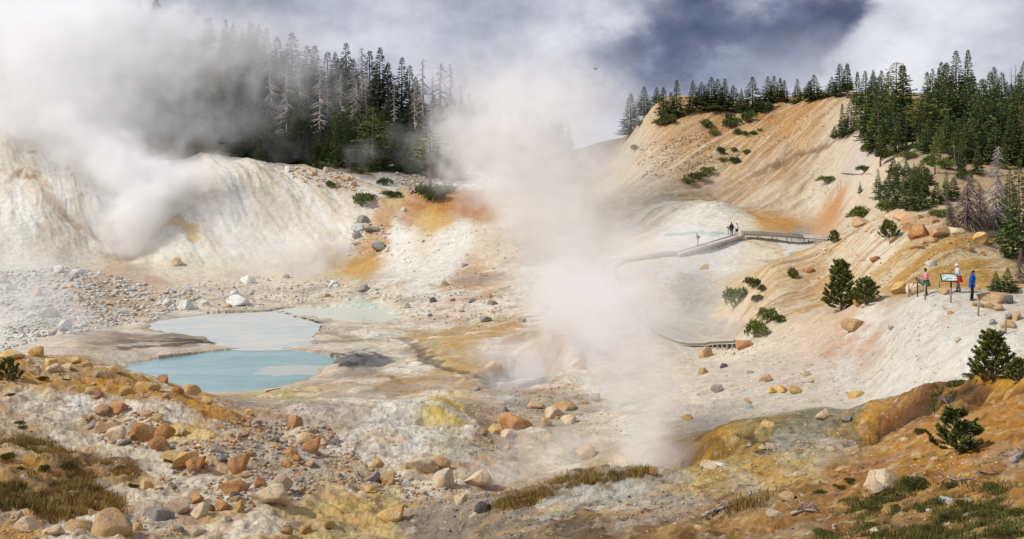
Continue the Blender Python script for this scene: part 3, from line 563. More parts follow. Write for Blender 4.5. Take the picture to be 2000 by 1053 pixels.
BL = [
 (465,930,42,'rust','upright rust-orange boulder with a fractured face standing in the loose scree',1.15,0.15),
 (270,865,44,'rust','big rounded rust-brown boulder at the centre of the boulder cluster on the yellow slope',1.0,0),
 (318,862,36,'rust','dark rust boulder with cracks just beside the biggest one of the cluster',1.0,0),
 (219,862,38,'cream','cream chunky boulder in front of the grey rocks of the slope cluster',.9,None),
 (196,850,32,'tan','brown rounded boulder next to the cream chunk in the slope cluster',.75,None),
 (306,882,40,'rust','slanted rust slab lying below the cluster boulders',.75,.5),
 (197,814,34,'tan','tan block above the slope cluster beside a purplish stone',.7,None),
 (225,805,44,'rust','purplish brown boulder topmost in the slope cluster',.6,None),
 (240,872,26,'grey','flat grey slab under the cream chunk of the cluster',.5,None),
 (176,842,26,'grey','grey boulder at the outer end of the slope cluster',.7,None),
 (286,846,26,'cream','small cream boulder wedged behind the biggest rust boulder',.9,None),
 (355,847,22,'cream','lone cream stone on the yellow slope past the cluster',.8,None),
 (283,816,24,'tan','small split tan boulder on the yellow stripe',.6,None),
 (355,920,50,'ochre','broad ochre boulder of the group below the slope cluster',.8,None),
 (380,925,36,'rust','leaning ochre-rust boulder backed against its broader neighbour',1.2,.3),
 (330,905,44,'ochre','low orange boulder half sunk above the pale scree',.5,None),
 (455,965,56,'rust','long orange slab tilted down toward the big pale boulder',.62,.45),
 (520,990,72,'cream','biggest cream and orange boulder at the edge of the lower grey flat',.62,0),
 (545,965,42,'cream','tall grey-cream boulder behind the biggest cream one',.95,0),
 (508,955,24,'rust','rust boulder beside the tall grey-cream one',.9,None),
 (437,1000,30,'rust','rust boulder under the long tilted slab',.7,.4),
 (460,975,26,'dark','small purplish grey stone under the long tilted slab',.8,None),
 (610,888,40,'rust','round orange boulder with a dark base at the top of the scree band',.85,0),
 (600,865,34,'tan','tan boulder right behind the round orange one',.6,None),
 (564,892,32,'rust','pale orange flat boulder in the scree band',.55,None),
 (578,903,24,'rust','orange boulder just below the pale flat one',.6,None),
 (560,915,22,'rust','small orange block in the middle of the scree band',.75,None),
 (578,838,26,'rust','pointed rust boulder at the head of the scree band',1.2,.2),
 (485,812,20,'ochre','ochre stone perched on the white edge under the pool',.7,None),
 (470,855,26,'tan','flat brown boulder alone on the white slope',.5,None),
 (284,960,22,'ochre','ochre rounded boulder at the end of the shrub strip',1.2,0),
 (305,1020,48,'grey','purplish grey boulder above the bottom edge rocks',.7,None),
 (345,1000,50,'cream','pale whitish boulder merging with its brown neighbour',.7,None),
 (385,1012,40,'cream','pale orange rounded boulder below the two rust ones',.85,None),
 (378,985,36,'rust','rust-orange boulder topmost of the lower rust pair',.65,None),
 (408,1000,20,'rust','small rust boulder of the lower rust pair',1.0,None),
 (465,1000,26,'ochre','yellowish pointed boulder near the small stones',1.0,None),
 (215,1052,72,'tan','large tan boulder with a rounded bump at the bottom edge',.95,0),
 (232,1040,36,'grey','grey rounded boulder leaning on the large tan one',1.3,0),
 (45,1045,44,'cream','rounded greenish cream boulder at the bottom edge',.8,None),
 (150,1040,60,'tan','long tan slab lying beside the large tan boulder',.5,.2),
 (100,1048,36,'cream','pale cream boulder between the slab and the greenish one',.6,None),
 (265,1038,26,'ochre','small ochre boulder beside the large tan one',.9,None),
 (370,1050,56,'cream','pale flat boulder on the yellow ledge at the bottom edge',.45,None),
 (768,1020,58,'ochre','bright yellow-orange boulder alone on the yellow ledge',.62,0),
 (643,1035,28,'ochre','yellowish boulder on the lower yellow ledge',.6,None),
 (557,1045,24,'tan','round brown-grey boulder on the yellow ledge near the bottom edge',.85,None),
 (595,1042,22,'ochre','small ochre boulder next to the round brown-grey one',.7,None),
 (945,1008,36,'dark','dark grey boulder at the end of the grassy crest',.7,None),
 (560,1030,20,'cream','cream stone above the round brown-grey boulder',.6,None),
 (930,955,52,'cream','biggest pale boulder of the pale pile in the channel',.7,0),
 (865,955,56,'cream','cream boulder with rust stain at the head of the pale pile',.8,None),
 (900,985,36,'cream','low white boulder in front of the pale pile',.55,None),
 (820,925,50,'cream','broad cream boulder behind the pale pile',.7,None),
 (862,920,36,'tan','tan boulder behind the pale pile next to the broad cream one',.9,None),
 (728,945,30,'grey','grey rounded boulder beside the yellow pointed one',.9,None),
 (738,915,22,'ochre','small ochre pointed boulder above the grey rounded one',1.0,None),
 (760,945,36,'tan','olive-tan boulder behind the yellow ledge',.8,None),
 (720,965,36,'ochre','flat yellowish boulder at the rim of the yellow ledge',.5,None),
 (655,870,20,'grey','grey stone at the low end of the scree band',.8,None),
 (1012,845,62,'rust','large smooth pinkish brown boulder in the steaming channel',.62,.25),
 (968,850,36,'ochre','ochre grey boulder beside the pinkish brown one',.7,None),
 (990,858,28,'cream','pale boulder under the pinkish brown one',.7,None),
 (1085,820,44,'cream','cream boulder of the trio past the pinkish brown one',.75,None),
 (1112,828,38,'cream','low white-cream boulder at the end of the trio',.55,None),
 (1105,806,40,'tan','brown leaning boulder topmost of the trio',.8,.5),
 (1048,800,32,'tan','tan wide boulder above the channel trio',.5,None),
 (1068,835,22,'tan','small tan boulder under the trio',.9,None),
 (1143,900,40,'tan','tan block standing in the low steam near the vent',.8,None),
 (1165,785,20,'grey','small dark boulder on the pale slope by the channel',1.0,None),
 (965,730,38,'tan','brown boulder at the lower end of the ochre tongue',.7,None),
 (1388,918,40,'cream','cream boulder beside the steaming vent hole',.5,None),
 (1410,912,24,'white','white stone at the foot of the ochre bank',.6,None),
 (1330,910,18,'rust','small rust stone at the vent rim',.7,None),
 (1274,930,20,'rust','reddish stone sitting on the end of the grassy crest',.9,None),
 (1610,822,32,'cream','pale boulder on the olive grey hollow top',.7,None),
 (1657,825,22,'grey','grey stone at the edge of the olive grey hollow',.6,None),
 (1500,838,26,'ochre','orange boulder in front of the ochre bank end',.6,None),
 (1506,884,26,'cream','pale rounded boulder in the olive grey hollow',.8,None),
 (1490,880,14,'cream','small pale stone next to the rounded one in the hollow',.8,None),
 (1730,960,66,'cream','large cream boulder with a dark crack on the brown slope',.8,0),
 (1720,965,46,'cream','lower cream boulder wedged in front of the large cracked one',.5,None),
 (1795,898,22,'ochre','yellowish stone below the little pine',.7,None),
 (1850,985,30,'white','white half buried stone among the green heather',.4,None),
 (1818,1000,14,'white','small white stone beside the half buried one',.5,None),
 (1895,985,20,'cream','cream stone leaning in the heather',.6,.5),
 (1905,1010,34,'grey','flat grey stone in the heather mat',.3,None),
 (1540,980,30,'tan','olive tan stone with a shadowed side on the brown slope',.7,None),
 (1525,1010,44,'cream','long pale slab on the brown slope near the dead roots',.4,.4),
 (1675,645,44,'tan','large flat tan boulder on the crest of the white slope',.62,.1),
 (1673,778,30,'ochre','mustard yellow boulder low on the white slope',.6,None),
 (1527,770,30,'ochre','orange boulder first of the pair on the white slope',.75,None),
 (1552,772,26,'ochre','orange boulder second of the pair on the white slope',.7,None),
 (1510,770,18,'ochre','small ochre stone at the end of the orange pair',.8,None),
 (1496,748,22,'tan','tan stone above the orange pair',.75,None),
 (1460,800,20,'white','white block low on the pale slope',.8,None),
 (1573,735,24,'cream','cream stone with shaded side high on the pale slope',.6,None),
 (1380,700,42,'tan','large brown boulder just below the boardwalk landing',.6,None),
 (1415,720,16,'dark','dark brown stone downslope of the boardwalk landing',.8,None),
 (1374,732,20,'tan','brown stone below the large boulder at the landing',.8,None),
 (1400,768,24,'grey','pinkish grey stone on the lower pale slope',.7,None),
 (1455,682,30,'rust','pinkish boulder at the end of the boardwalk landing',.7,None),
 (1345,822,22,'ochre','yellowish stone near the steam at the foot of the pale slope',.7,None),
 (1683,598,26,'rust','orange boulder beside the tall young pine',.9,None),
 (1710,590,26,'tan','tan flat boulder next to the orange one by the young pine',.6,None),
 (1758,578,44,'ochre','yellow green boulder behind the first fence posts',.75,None),
 (1795,576,40,'cream','cream boulder behind the information panel post',.7,None),
 (1945,594,56,'tan','split wedge-shaped tan boulder beside the person in blue',.5,0),
 (1972,596,26,'dark','dark stone leaning on the wedge-shaped boulder',.8,None),
 (1908,568,16,'ochre','small ochre boulder behind the person in blue',1.0,None),
 (1912,601,24,'tan','tan stone in front of the wedge-shaped boulder',.5,None),
 (1938,606,26,'tan','brown stone of the pair below the wedge-shaped boulder',.6,None),
 (1952,610,22,'tan','rounded stone of the pair below the wedge-shaped boulder',.7,None),
 (1988,628,26,'tan','rounded tan boulder uphill of the last fence post',.9,None),
 (1975,644,26,'tan','brown boulder right beside the last fence post',.7,None),
 (1972,626,20,'grey','pinkish stone between the last post and the rounded boulder',.7,None),
 (1970,570,26,'ochre','yellowish boulder at the foot of the fence near the dark fir',.8,None),
 (1850,576,26,'tan','tan boulder under the wide information panel',.6,None),
 (1800,468,42,'rust','large smooth orange-brown boulder on the mound top',.85,.2),
 (1835,470,50,'tan','large tan boulder next to the orange-brown one on the mound top',.6,None),
 (1868,460,34,'cream','pale slab leaning behind the large tan boulder',.55,None),
 (1920,480,34,'ochre','yellowish angular boulder beside the mossy patch',.8,.3),
 (1775,452,24,'rust','small rust boulder in front of the mound top pile',.75,None),
 (1790,438,40,'tan','tan boulder of the pile under the shrubs on the mound',.6,None),
 (1765,432,34,'tan','brown boulder at the end of the mound top pile',.6,None),
 (1820,440,40,'tan','long flat boulder behind the mound top pile',.4,None),
 (1745,430,28,'cream','cream boulder near the shrubs on the mound edge',.6,None),
 (1690,440,40,'tan','low tan boulder under the rounded shrub on the spur',.5,None),
 (1828,476,20,'rust','small reddish boulder under the large tan one',.6,None),
 (1712,512,20,'rust','rust stone in the middle of the streaked mound',.6,None),
 (1822,522,22,'white','pale stone in the centre of the orange mound face',.6,None),
 (1895,494,22,'tan','tan oblong stone on the orange mound face',.6,.4),
 (1795,488,26,'tan','brown stone above the bleached streak of the mound',.5,None),
 (1375,528,20,'ochre','lone shadowed boulder on the big orange slope',.8,None),
 (710,438,22,'grey','grey green block topmost in the rock outcrop above the white cliff foot',.9,None),
 (700,452,28,'white','white slab in the rock outcrop above the white cliff foot',.6,None),
 (722,458,30,'grey','grey slab at the side of the rock outcrop',.5,None),
 (695,468,18,'grey','green-grey stone lowest in the rock outcrop',.9,None),
 (740,495,34,'grey','purplish angular boulder below the rock outcrop',.6,None),
 (788,415,14,'white','white stone on top of the orange saddle',.7,None),
 (361,608,30,'white','big white rounded boulder at the edge of the grey pool',.95,0),
 (398,600,22,'white','white boulder next to the big rounded one by the grey pool',.8,None),
 (458,600,48,'white','wide greenish white boulder on the far shore of the grey pool',.5,None),
 (482,558,30,'white','gleaming white boulder on the bench under the cliff',.65,None),
 (345,520,24,'cream','yellow-green crusted boulder at the cliff foot',.8,None),
 (363,570,16,'white','small white boulder above the big rounded one',.9,None),
 (325,600,22,'white','white stone at the end of the shoreline rubble',.9,None),
 (120,645,30,'white','large pale boulder in the misty rubble',.9,None),
 (90,625,38,'grey','grey boulder in the misty rubble heap',.8,None),
 (20,570,26,'white','white boulder in the upper misty rubble',.8,None),
 (112,535,24,'white','bright white boulder in the row on top of the rubble heap',.8,None),
 (148,538,26,'white','white boulder at the end of the row on top of the rubble heap',.6,None),
 (66,700,30,'ochre','big yellow angular boulder on the crest beside the little pine',.95,.2),
 (95,716,34,'ochre','yellow wide boulder next to the angular one on the crest',.6,None),
 (125,720,34,'cream','cream boulder on the crest past the yellow ones',.55,None),
 (145,712,22,'ochre','ochre boulder on the crest above the cream one',.7,None),
 (165,720,26,'ochre','orange-yellow boulder near the low point of the crest',.65,None),
 (100,728,28,'cream','pale boulder just below the crest behind the little pine',.6,None),
 (20,706,44,'ochre','ochre ledge rock behind the little pine',.5,None),
 (225,730,28,'tan','tan boulder at the water edge of the blue pool corner',.6,None),
 (315,750,34,'rust','rust-brown boulder on the pool side of the crest',.7,None),
 (290,762,44,'ochre','yellow ochre boulder on the pool side of the crest',.55,None),
 (345,770,30,'rust','brown boulder near the water below the crest',.7,None),
 (372,775,34,'tan','tan boulder at the water edge below the crest',.85,0),
 (402,790,20,'ochre','ochre block past the tan boulder at the water edge',.8,None),
 (240,775,26,'ochre','pale ochre boulder in the orange flow',.85,None),
 (175,770,36,'tan','flat tan boulder in the orange flow',.5,None),
 (190,780,20,'rust','rust stone next to the flat tan boulder in the flow',.7,None),
 (186,738,16,'grey','small grey boulder below the crest stones',.7,None),
 (962,598,24,'grey','brown grey boulder on the bench under the white knoll',.6,None),
 (845,592,18,'dark','dark stone at the edge of the bench',.7,None),
 (950,632,28,'grey','grey boulder topmost on the ochre tongue',.6,None),
 (710,572,24,'grey','grey boulder on the far bench behind the green shallows',.7,None),
 (650,562,22,'white','pale green boulder on the far bench behind the green shallows',.7,None),
]
for px, py, wp, kind, label, hr, tilt in BL:
    if wp: boulder(px, py, wp, kind, label, hr, None, tilt)

def inpoly(px, py, poly):
    ins = False
    for i in range(len(poly)):
        a = poly[i]; b = poly[(i + 1) % len(poly)]
        if (a[1] > py) != (b[1] > py) and px < (b[0] - a[0]) * (py - a[1]) / (b[1] - a[1]) + a[0]: ins = not ins
    return ins
def scatter(poly, n):
    xs = [p[0] for p in poly]; ys = [p[1] for p in poly]; out = []
    while len(out) < n:
        x = R.uniform(min(xs), max(xs)); y = R.uniform(min(ys), max(ys))
        if inpoly(x, y, poly): out.append((x, y))
    return out
# areas: polygon in photo pixels, boulders of their own, loose stones, boulder width range, stone width range (px), kinds, label
AREAS = [
 ([(160,815),(300,800),(350,850),(440,815),(640,835),(720,905),(900,955),(880,985),(720,960),(640,945),(560,985),(420,1005),(300,960),(330,890),(180,860)], 29, 4200, (13,24), (3,13), ('rust','tan','grey','cream','grey','tan'), 'smaller boulder in the mixed rust and grey scree below the blue pool'),
 ([(0,530),(150,520),(310,560),(400,580),(300,625),(180,645),(60,670),(0,690)], 14, 2200, (12,24), (3,13), ('white','white','grey','white','cream'), 'white boulder in the misty rubble slope left of the grey pool'),
 ([(320,560),(500,540),(720,545),(760,580),(640,590),(480,605),(330,610)], 8, 630, (9,18), (3,8), ('white','white','grey','cream'), 'pale boulder on the bench between the grey pool and the cliff'),
 ([(0,700),(60,695),(230,735),(380,775),(330,790),(180,760),(0,745)], 7, 300, (10,20), (3,8), ('ochre','tan','cream','grey'), 'small ochre or cream boulder on the crest in front of the blue pool'),
 ([(0,1010),(480,1000),(480,1053),(0,1053)], 4, 300, (14,26), (3,10), ('tan','cream','ochre','grey'), 'small pale boulder along the rocky bottom edge'),
 ([(640,930),(960,930),(960,1000),(700,985)], 7, 390, (12,24), (3,9), ('cream','white','grey','tan'), 'small cream boulder around the pale pile in the channel'),
 ([(930,760),(1140,740),(1240,830),(1130,900),(960,880),(900,840)], 8, 630, (10,22), (3,8), ('tan','cream','grey','tan'), 'small tan boulder scattered in the steaming channel'),
 ([(1640,440),(1960,450),(1990,550),(1640,560),(1560,530)], 9, 630, (9,18), (2.5,7), ('tan','cream','ochre','rust'), 'small boulder on the streaked orange mound'),
 ([(1350,690),(1640,620),(1900,600),(1990,650),(1860,720),(1700,785),(1360,830)], 8, 750, (8,16), (2.5,6), ('tan','cream','grey','tan'), 'small stone dotted over the pale gravel slope'),
 ([(525,325),(640,330),(700,350),(720,375),(640,370),(560,345)], 9, 390, (10,18), (4,9), ('tan','cream','white','tan'), 'pale boulder in the stone field under the forest edge'),
 ([(690,430),(760,440),(770,500),(680,500)], 3, 180, (9,16), (3,8), ('white','grey','cream'), 'small pale boulder around the rock outcrop'),
 ([(740,340),(960,345),(960,375),(880,370),(780,385)], 6, 360, (9,16), (3,9), ('white','white','grey'), 'white boulder on the bare ground below the forest edge'),
 ([(740,560),(1060,560),(1080,620),(980,650),(800,625)], 9, 570, (9,18), (3,7), ('tan','grey','cream','grey'), 'small brown grey boulder on the bench past the green shallows'),
 ([(1240,280),(1380,260),(1450,300),(1380,350),(1250,350)], 0, 1050, (8,12), (3,7), ('tan','cream','grey'), ''),
 ([(1330,225),(1640,205),(1600,260),(1400,330),(1330,290)], 0, 630, (8,12), (2,6), ('tan','rust','cream'), ''),
 ([(1640,425),(1900,425),(1990,470),(1850,480),(1700,460)], 4, 300, (12,22), (3,9), ('tan','cream','rust'), 'small tan boulder in the pile on the mound top'),
 ([(1500,870),(1650,840),(1700,880),(1500,930),(1340,930)], 0, 330, (8,12), (3,9), ('cream','grey','ochre'), ''),
 ([(850,1000),(1300,950),(1600,920),(1990,860),(1990,1050),(800,1050)], 0, 2250, (8,12), (2,8), ('tan','ochre','dark','cream','grey'), ''),
 ([(440,780),(700,740),(900,780),(1100,720),(1000,900),(700,900),(640,830)], 0, 450, (8,12), (2,7), ('cream','grey','tan'), ''),
 ([(740,385),(900,380),(1000,450),(1050,540),(800,540),(700,500)], 3, 480, (7,13), (2,6), ('cream','tan','grey'), 'small stone on the orange saddle and the white knoll below'),
 ([(0,780),(160,790),(300,890),(250,1000),(0,1000)], 0, 390, (8,12), (2,7), ('tan','cream','ochre'), ''),
 ([(1200,500),(1560,480),(1420,650),(1200,640)], 0, 240, (8,12), (2,5), ('cream','grey'), ''),
 ([(1640,250),(1900,300),(1900,400),(1600,420),(1560,380)], 0, 240, (8,12), (2,6), ('cream','tan'), ''),
]
stones = {k: ([], []) for k in RM_}; nst = {k: 0 for k in RM_}
_small = [rock_shape(300 + i, ICO1, 4, .45, (1, .85, .65), .15) for i in range(14)]
for poly, nb, ns, wb, ws, kinds, label in AREAS:
    for x, y in scatter(poly, nb): boulder(x, y, R.uniform(*wb), R.choice(kinds), label, R.uniform(.55, .9), label + ' group')
    for x, y in scatter(poly, ns):
        p = hit(x, y)
        if kinds[0] != 'white' and fbm(np.array([p.x / 3.5]), np.array([p.y / 5]), 3, 170)[0] < R.uniform(-.3, .28): continue
        s = ws[0] + (ws[1] - ws[0]) * R.random() ** 2.2; r = s * p.y / F / 2; k = R.choice(kinds)
        a = R.uniform(0, 6.28); ca_, sa_ = math.cos(a), math.sin(a); v = _small[R.randrange(14)] * r
        v = np.stack([v[:, 0] * ca_ - v[:, 1] * sa_ + p.x, v[:, 0] * sa_ + v[:, 1] * ca_ + p.y, v[:, 2] + p.z + r * .12], -1)
        stones[k][0].append(v); stones[k][1].append(ICO1[1] + nst[k]); nst[k] += len(v)
V_all, F_all, mi, off = [], [], [], 0
for i, k in enumerate(stones):
    if not stones[k][0]: continue
    v = np.concatenate(stones[k][0]); f = np.concatenate(stones[k][1]) + off; V_all.append(v); F_all.append(f); mi.append(np.full(len(f), i)); off += len(v)
so_ = mesh_np('loose_stones', np.concatenate(V_all), np.concatenate(F_all), list(RM_.values()), True)
so_.data.polygons.foreach_set('material_index', np.concatenate(mi).astype(np.int32))
tag(so_, 'loose stones scattered over the mineral slopes', None, None, 'stuff')
print('boulders', N_BOULDER, 'stones', sum(nst.values()) // 42)
print('T 20_rocks', round(time.time() - _T0, 1))
# ------------------------------------------------------------------ trees and plants
def leaf_mat(name, a, bcol, tip=None):
    m, t, b = material(name)
    oi = t.n.new('ShaderNodeObjectInfo').outputs['Random']; pos = t.n.new('ShaderNodeNewGeometry').outputs['Position']
    ri = t.n.new('ShaderNodeNewGeometry').outputs['Random Per Island']
    c = t.mixc(t.map(oi, 0, 1), a, bcol); c = t.mixc(t.math('MULTIPLY', ri, .7), c, tip or tuple(q * 1.7 for q in bcol))
    setb(t, b, t.vmath('SCALE', c, t.map(t.noise(pos, .9, 3), .3, .7, .7, 1.3)), .75); b.inputs['Specular IOR Level'].default_value = .15
    return m
def bark_mat(name, a, bcol, sc_=6):
    m, t, b = material(name); tc = t.n.new('ShaderNodeTexCoord').outputs['Object']
    v = t.vmath('MULTIPLY', tc, (sc_, sc_, sc_ * .25)); n = t.noise(v, 1.2, 5, .7)
    setb(t, b, t.mixc(t.map(n, .35, .65), a, bcol), .9, n, .7, .03); return m
M_fir = leaf_mat('fir_needles', (.044, .074, .026), (.082, .106, .030)); M_far = leaf_mat('dark_fir_needles', (.030, .044, .028), (.042, .058, .032))
M_pine = leaf_mat('pine_needles', (.088, .115, .028), (.125, .140, .034)); M_shrub = leaf_mat('shrub_leaves', (.044, .070, .026), (.08, .098, .028)); M_gold = leaf_mat('golden_needles', (.085, .075, .018), (.11, .085, .02))
M_bark = bark_mat('bark', (.10, .070, .052), (.19, .135, .105)); M_dead = bark_mat('weathered_dead_wood', (.24, .205, .19), (.42, .37, .345)); M_dead2 = bark_mat('brown_dead_wood', (.13, .095, .08), (.25, .195, .175))

def sprays(P, Dr, L, Wd, rng, up=.25):
    """flat needle sprays: rhombic blades at P along Dr"""
    n = len(P); Dr = Dr / np.linalg.norm(Dr, axis=1)[:, None]
    r = rng.normal(size=(n, 3)); r[:, 2] += up; s = np.cross(Dr, r); s /= np.linalg.norm(s, axis=1)[:, None] + 1e-9
    L = L[:, None]; Wd = Wd[:, None]
    a = P; b = P + Dr * L * .45 + s * Wd; c = P + Dr * L; d = P + Dr * L * .45 - s * Wd
    v = np.stack([a, b, c, d], 1).reshape(-1, 3); f = np.arange(4 * n).reshape(n, 4); return v, f
def conifer_crown(seed, h, w, clear=.1, dens=1.0, droop=.25, gap=.25, lean=0, shape=1.0, up=0., blade=.34, flag=0):
    rng = np.random.default_rng(seed); P, Dr, L, Wd = [], [], [], []
    nb = int(h * 22 * dens); ph0 = rng.uniform(0, 6.28); gaps = rng.uniform(0, 6.28, 4)
    for k in range(nb):
        t = clear + (1 - clear) * (k + rng.uniform()) / nb
        prof = (1 - t) ** shape * (1.0 if t > clear + .08 else .55 + .45 * (t - clear) / .08)
        prof *= 1 + .25 * math.sin(t * 19 + seed) * (1 - t)
        if rng.uniform() < gap * (.5 + .5 * math.sin(t * 11 + gaps[0])): continue
        az = ph0 + k * 2.399 + rng.uniform(-.4, .4); l = 1.35 * w * prof * rng.uniform(.6, 1.1) + .05
        if flag: l *= 1 + flag * math.cos(az)
        z = t * h; dr = droop * (1.3 - t) + rng.uniform(-.12, .12) - up
        m = max(4, int(l * 7.5 * dens ** .5))
        for q in range(m):
            s = (.18 + .82 * (q + rng.uniform()) / m); x = l * s
            p = np.array([math.cos(az) * x + lean * z, math.sin(az) * x, z - dr * x + .16 * dr * x * s * 2])
            side = rng.uniform(-1.0, 1.0); d = np.array([math.cos(az + side), math.sin(az + side), -dr * .6 + rng.uniform(-.15, .3) + up])
            P.append(p); Dr.append(d); g = blade * rng.uniform(.6, 1.3) * (.45 + .75 * (1 - t)); L.append(g); Wd.append(g * rng.uniform(.20, .34))
    for q in range(6):                                     # leader
        P.append(np.array([lean * h, 0, h * (.95 + .01 * q)])); Dr.append(np.array([rng.normal() * .3, rng.normal() * .3, 1])); L.append(.3); Wd.append(.04)
    return sprays(np.array(P), np.array(Dr), np.array(L), np.array(Wd), rng)
def trunk_mb(h, r, lean=0, top=.97, n=7, seed=0, stubs=0):
    q = random.Random(seed); m = MB(); k = 7
    pts = [(lean * h * top * i / k + q.uniform(-.03, .03), q.uniform(-.03, .03), -.5 + (h * top + .5) * i / k) for i in range(k + 1)]
    m.tube(pts, [r * (1.25 if i == 0 else 1) * (1 - .92 * i / k) + .012 for i in range(k + 1)], n)
    for i in range(stubs):
        z = h * q.uniform(.12, .7); a = q.uniform(0, 6.28); l = q.uniform(.4, 1.0)
        m.tube([(lean * z, 0, z), (lean * z + math.cos(a) * l, math.sin(a) * l, z + q.uniform(-.2, .2))], [.035, .01], 4)
    return m
def dead_branches(seed, h, w, n, droop=.3, clear=.15, twig=2, thick=1):
    q = random.Random(seed); m = MB()
    for i in range(n):
        t = clear + (.98 - clear) * (i + q.random()) / n; z = t * h; a = q.uniform(0, 6.28); l = w * (1 - t) ** .6 * q.uniform(.4, 1.1) + .15
        dz = -droop * l * q.uniform(.2, 1.4); p0 = Vector((0, 0, z)); p1 = Vector((math.cos(a) * l * .5, math.sin(a) * l * .5, z + dz * .3)); p2 = Vector((math.cos(a) * l, math.sin(a) * l, z + dz))
        m.tube([p0, p1, p2], [thick * (.045 * (1 - t) + .02), thick * (.03 * (1 - t) + .014), .008 * thick], 4)
        for k in range(twig):
            s = q.uniform(.3, .95); b = p0.lerp(p2, s); aa = a + q.choice((-1, 1)) * q.uniform(.5, 1.2); ll = l * .35 * q.uniform(.5, 1.1)
            m.tube([b, b + Vector((math.cos(aa) * ll, math.sin(aa) * ll, -ll * q.uniform(0, .8)))], [.016 * thick, .006 * thick], 3)
    return m
class Proto:
    def __init__(s, h, parts): s.h = h; s.parts = parts     # parts: [(name, mesh)]
def live(seed, h, w, leaf=M_fir, bark=M_bark, trunk_r=None, stubs=2, **k):
    v, f = conifer_crown(seed, h, w, **k)
    cm = mesh_np('crown', v, f, [leaf], False, link=False)
    tm = trunk_mb(h, trunk_r or h * .017, k.get('lean', 0), seed=seed, stubs=stubs); me = mesh_np('trunk', tm.v, tm.f, [bark], True, link=False)
    return Proto(h, [('trunk', me), ('crown', cm)])
def dead(seed, h, w, n, mat=M_dead, **k):
    tm = trunk_mb(h, h * .015, seed=seed); me = mesh_np('trunk', tm.v, tm.f, [mat], True, link=False)
    bm_ = dead_branches(seed, h, w, n, **k); b = mesh_np('branches', bm_.v, bm_.f, [mat], True, link=False)
    return Proto(h, [('trunk', me), ('crown', b)])
def plant(proto, name, loc, h, label, cat, group=None, rz=None, wide=1.0, tilt=0):
    s = h / proto.h; r = empty(name, loc, R.uniform(0, 6.28) if rz is None else rz, (s * wide, s * wide, s))
    if tilt: r.rotation_euler = (0, tilt, r.rotation_euler[2])
    for nm, me in proto.parts: link_obj(nm, me, r)
    return tag(r, label, cat, group)

FAR = [live(400 + i, 10, w, M_far, dens=.95, blade=.5, clear=c, gap=g, droop=.35) for i, (w, c, g) in enumerate([(1.7, .05, .2), (2.2, .12, .3), (1.4, .03, .15), (2.0, .2, .35), (1.6, .3, .3)])]
FIR = [live(420 + i, 9, w, M_fir, dens=1.5, blade=.42, clear=c, gap=g, droop=d, flag=fl) for i, (w, c, g, d, fl) in enumerate([(1.45, .04, .2, .35, 0), (1.9, .08, .35, .25, .25), (1.15, .02, .15, .45, 0), (1.7, .16, .35, .2, .4), (2.1, .06, .3, .3, .15), (1.3, .25, .4, .3, .3), (1.0, .02, .2, .5, 0)])]
PIN = [live(440 + i, 9, w, M_pine, dens=.85, blade=.5, clear=c, gap=.45, droop=.02, shape=.45, up=.12, flag=fl, stubs=8, trunk_r=.24) for i, (w, c, fl) in enumerate([(2.2, .3, .1), (2.6, .4, .35), (1.8, .22, .2), (2.4, .18, 0)])]
SNAG = [dead(460 + i, 10, w, n, M_dead2 if i % 2 else M_dead, droop=d, clear=c) for i, (w, n, d, c) in enumerate([(1.3, 46, .45, .2), (1.0, 40, .3, .3), (1.5, 60, .6, .1), (.7, 26, .2, .4)])]
FSNAG = [dead(465 + i, 10, w, n, M_dead, droop=d, clear=c, thick=1.9) for i, (w, n, d, c) in enumerate([(1.6, 80, .6, .1), (1.3, 64, .4, .15), (1.8, 90, .8, .05)])]
GSNAG = [dead(470, 7, 2.1, 120, M_dead, droop=.7, clear=.06, twig=4, thick=1.2), dead(471, 5, 2.3, 130, M_dead2, droop=1.1, clear=.1, twig=4, thick=1.2)]
YNG = [live(480 + i, 3, w, M_shrub if i % 2 else M_fir, dens=2.6, blade=.30, clear=.02, gap=.15, droop=.1, up=.15) for i, w in enumerate((.95, 1.15, .8, 1.3))]

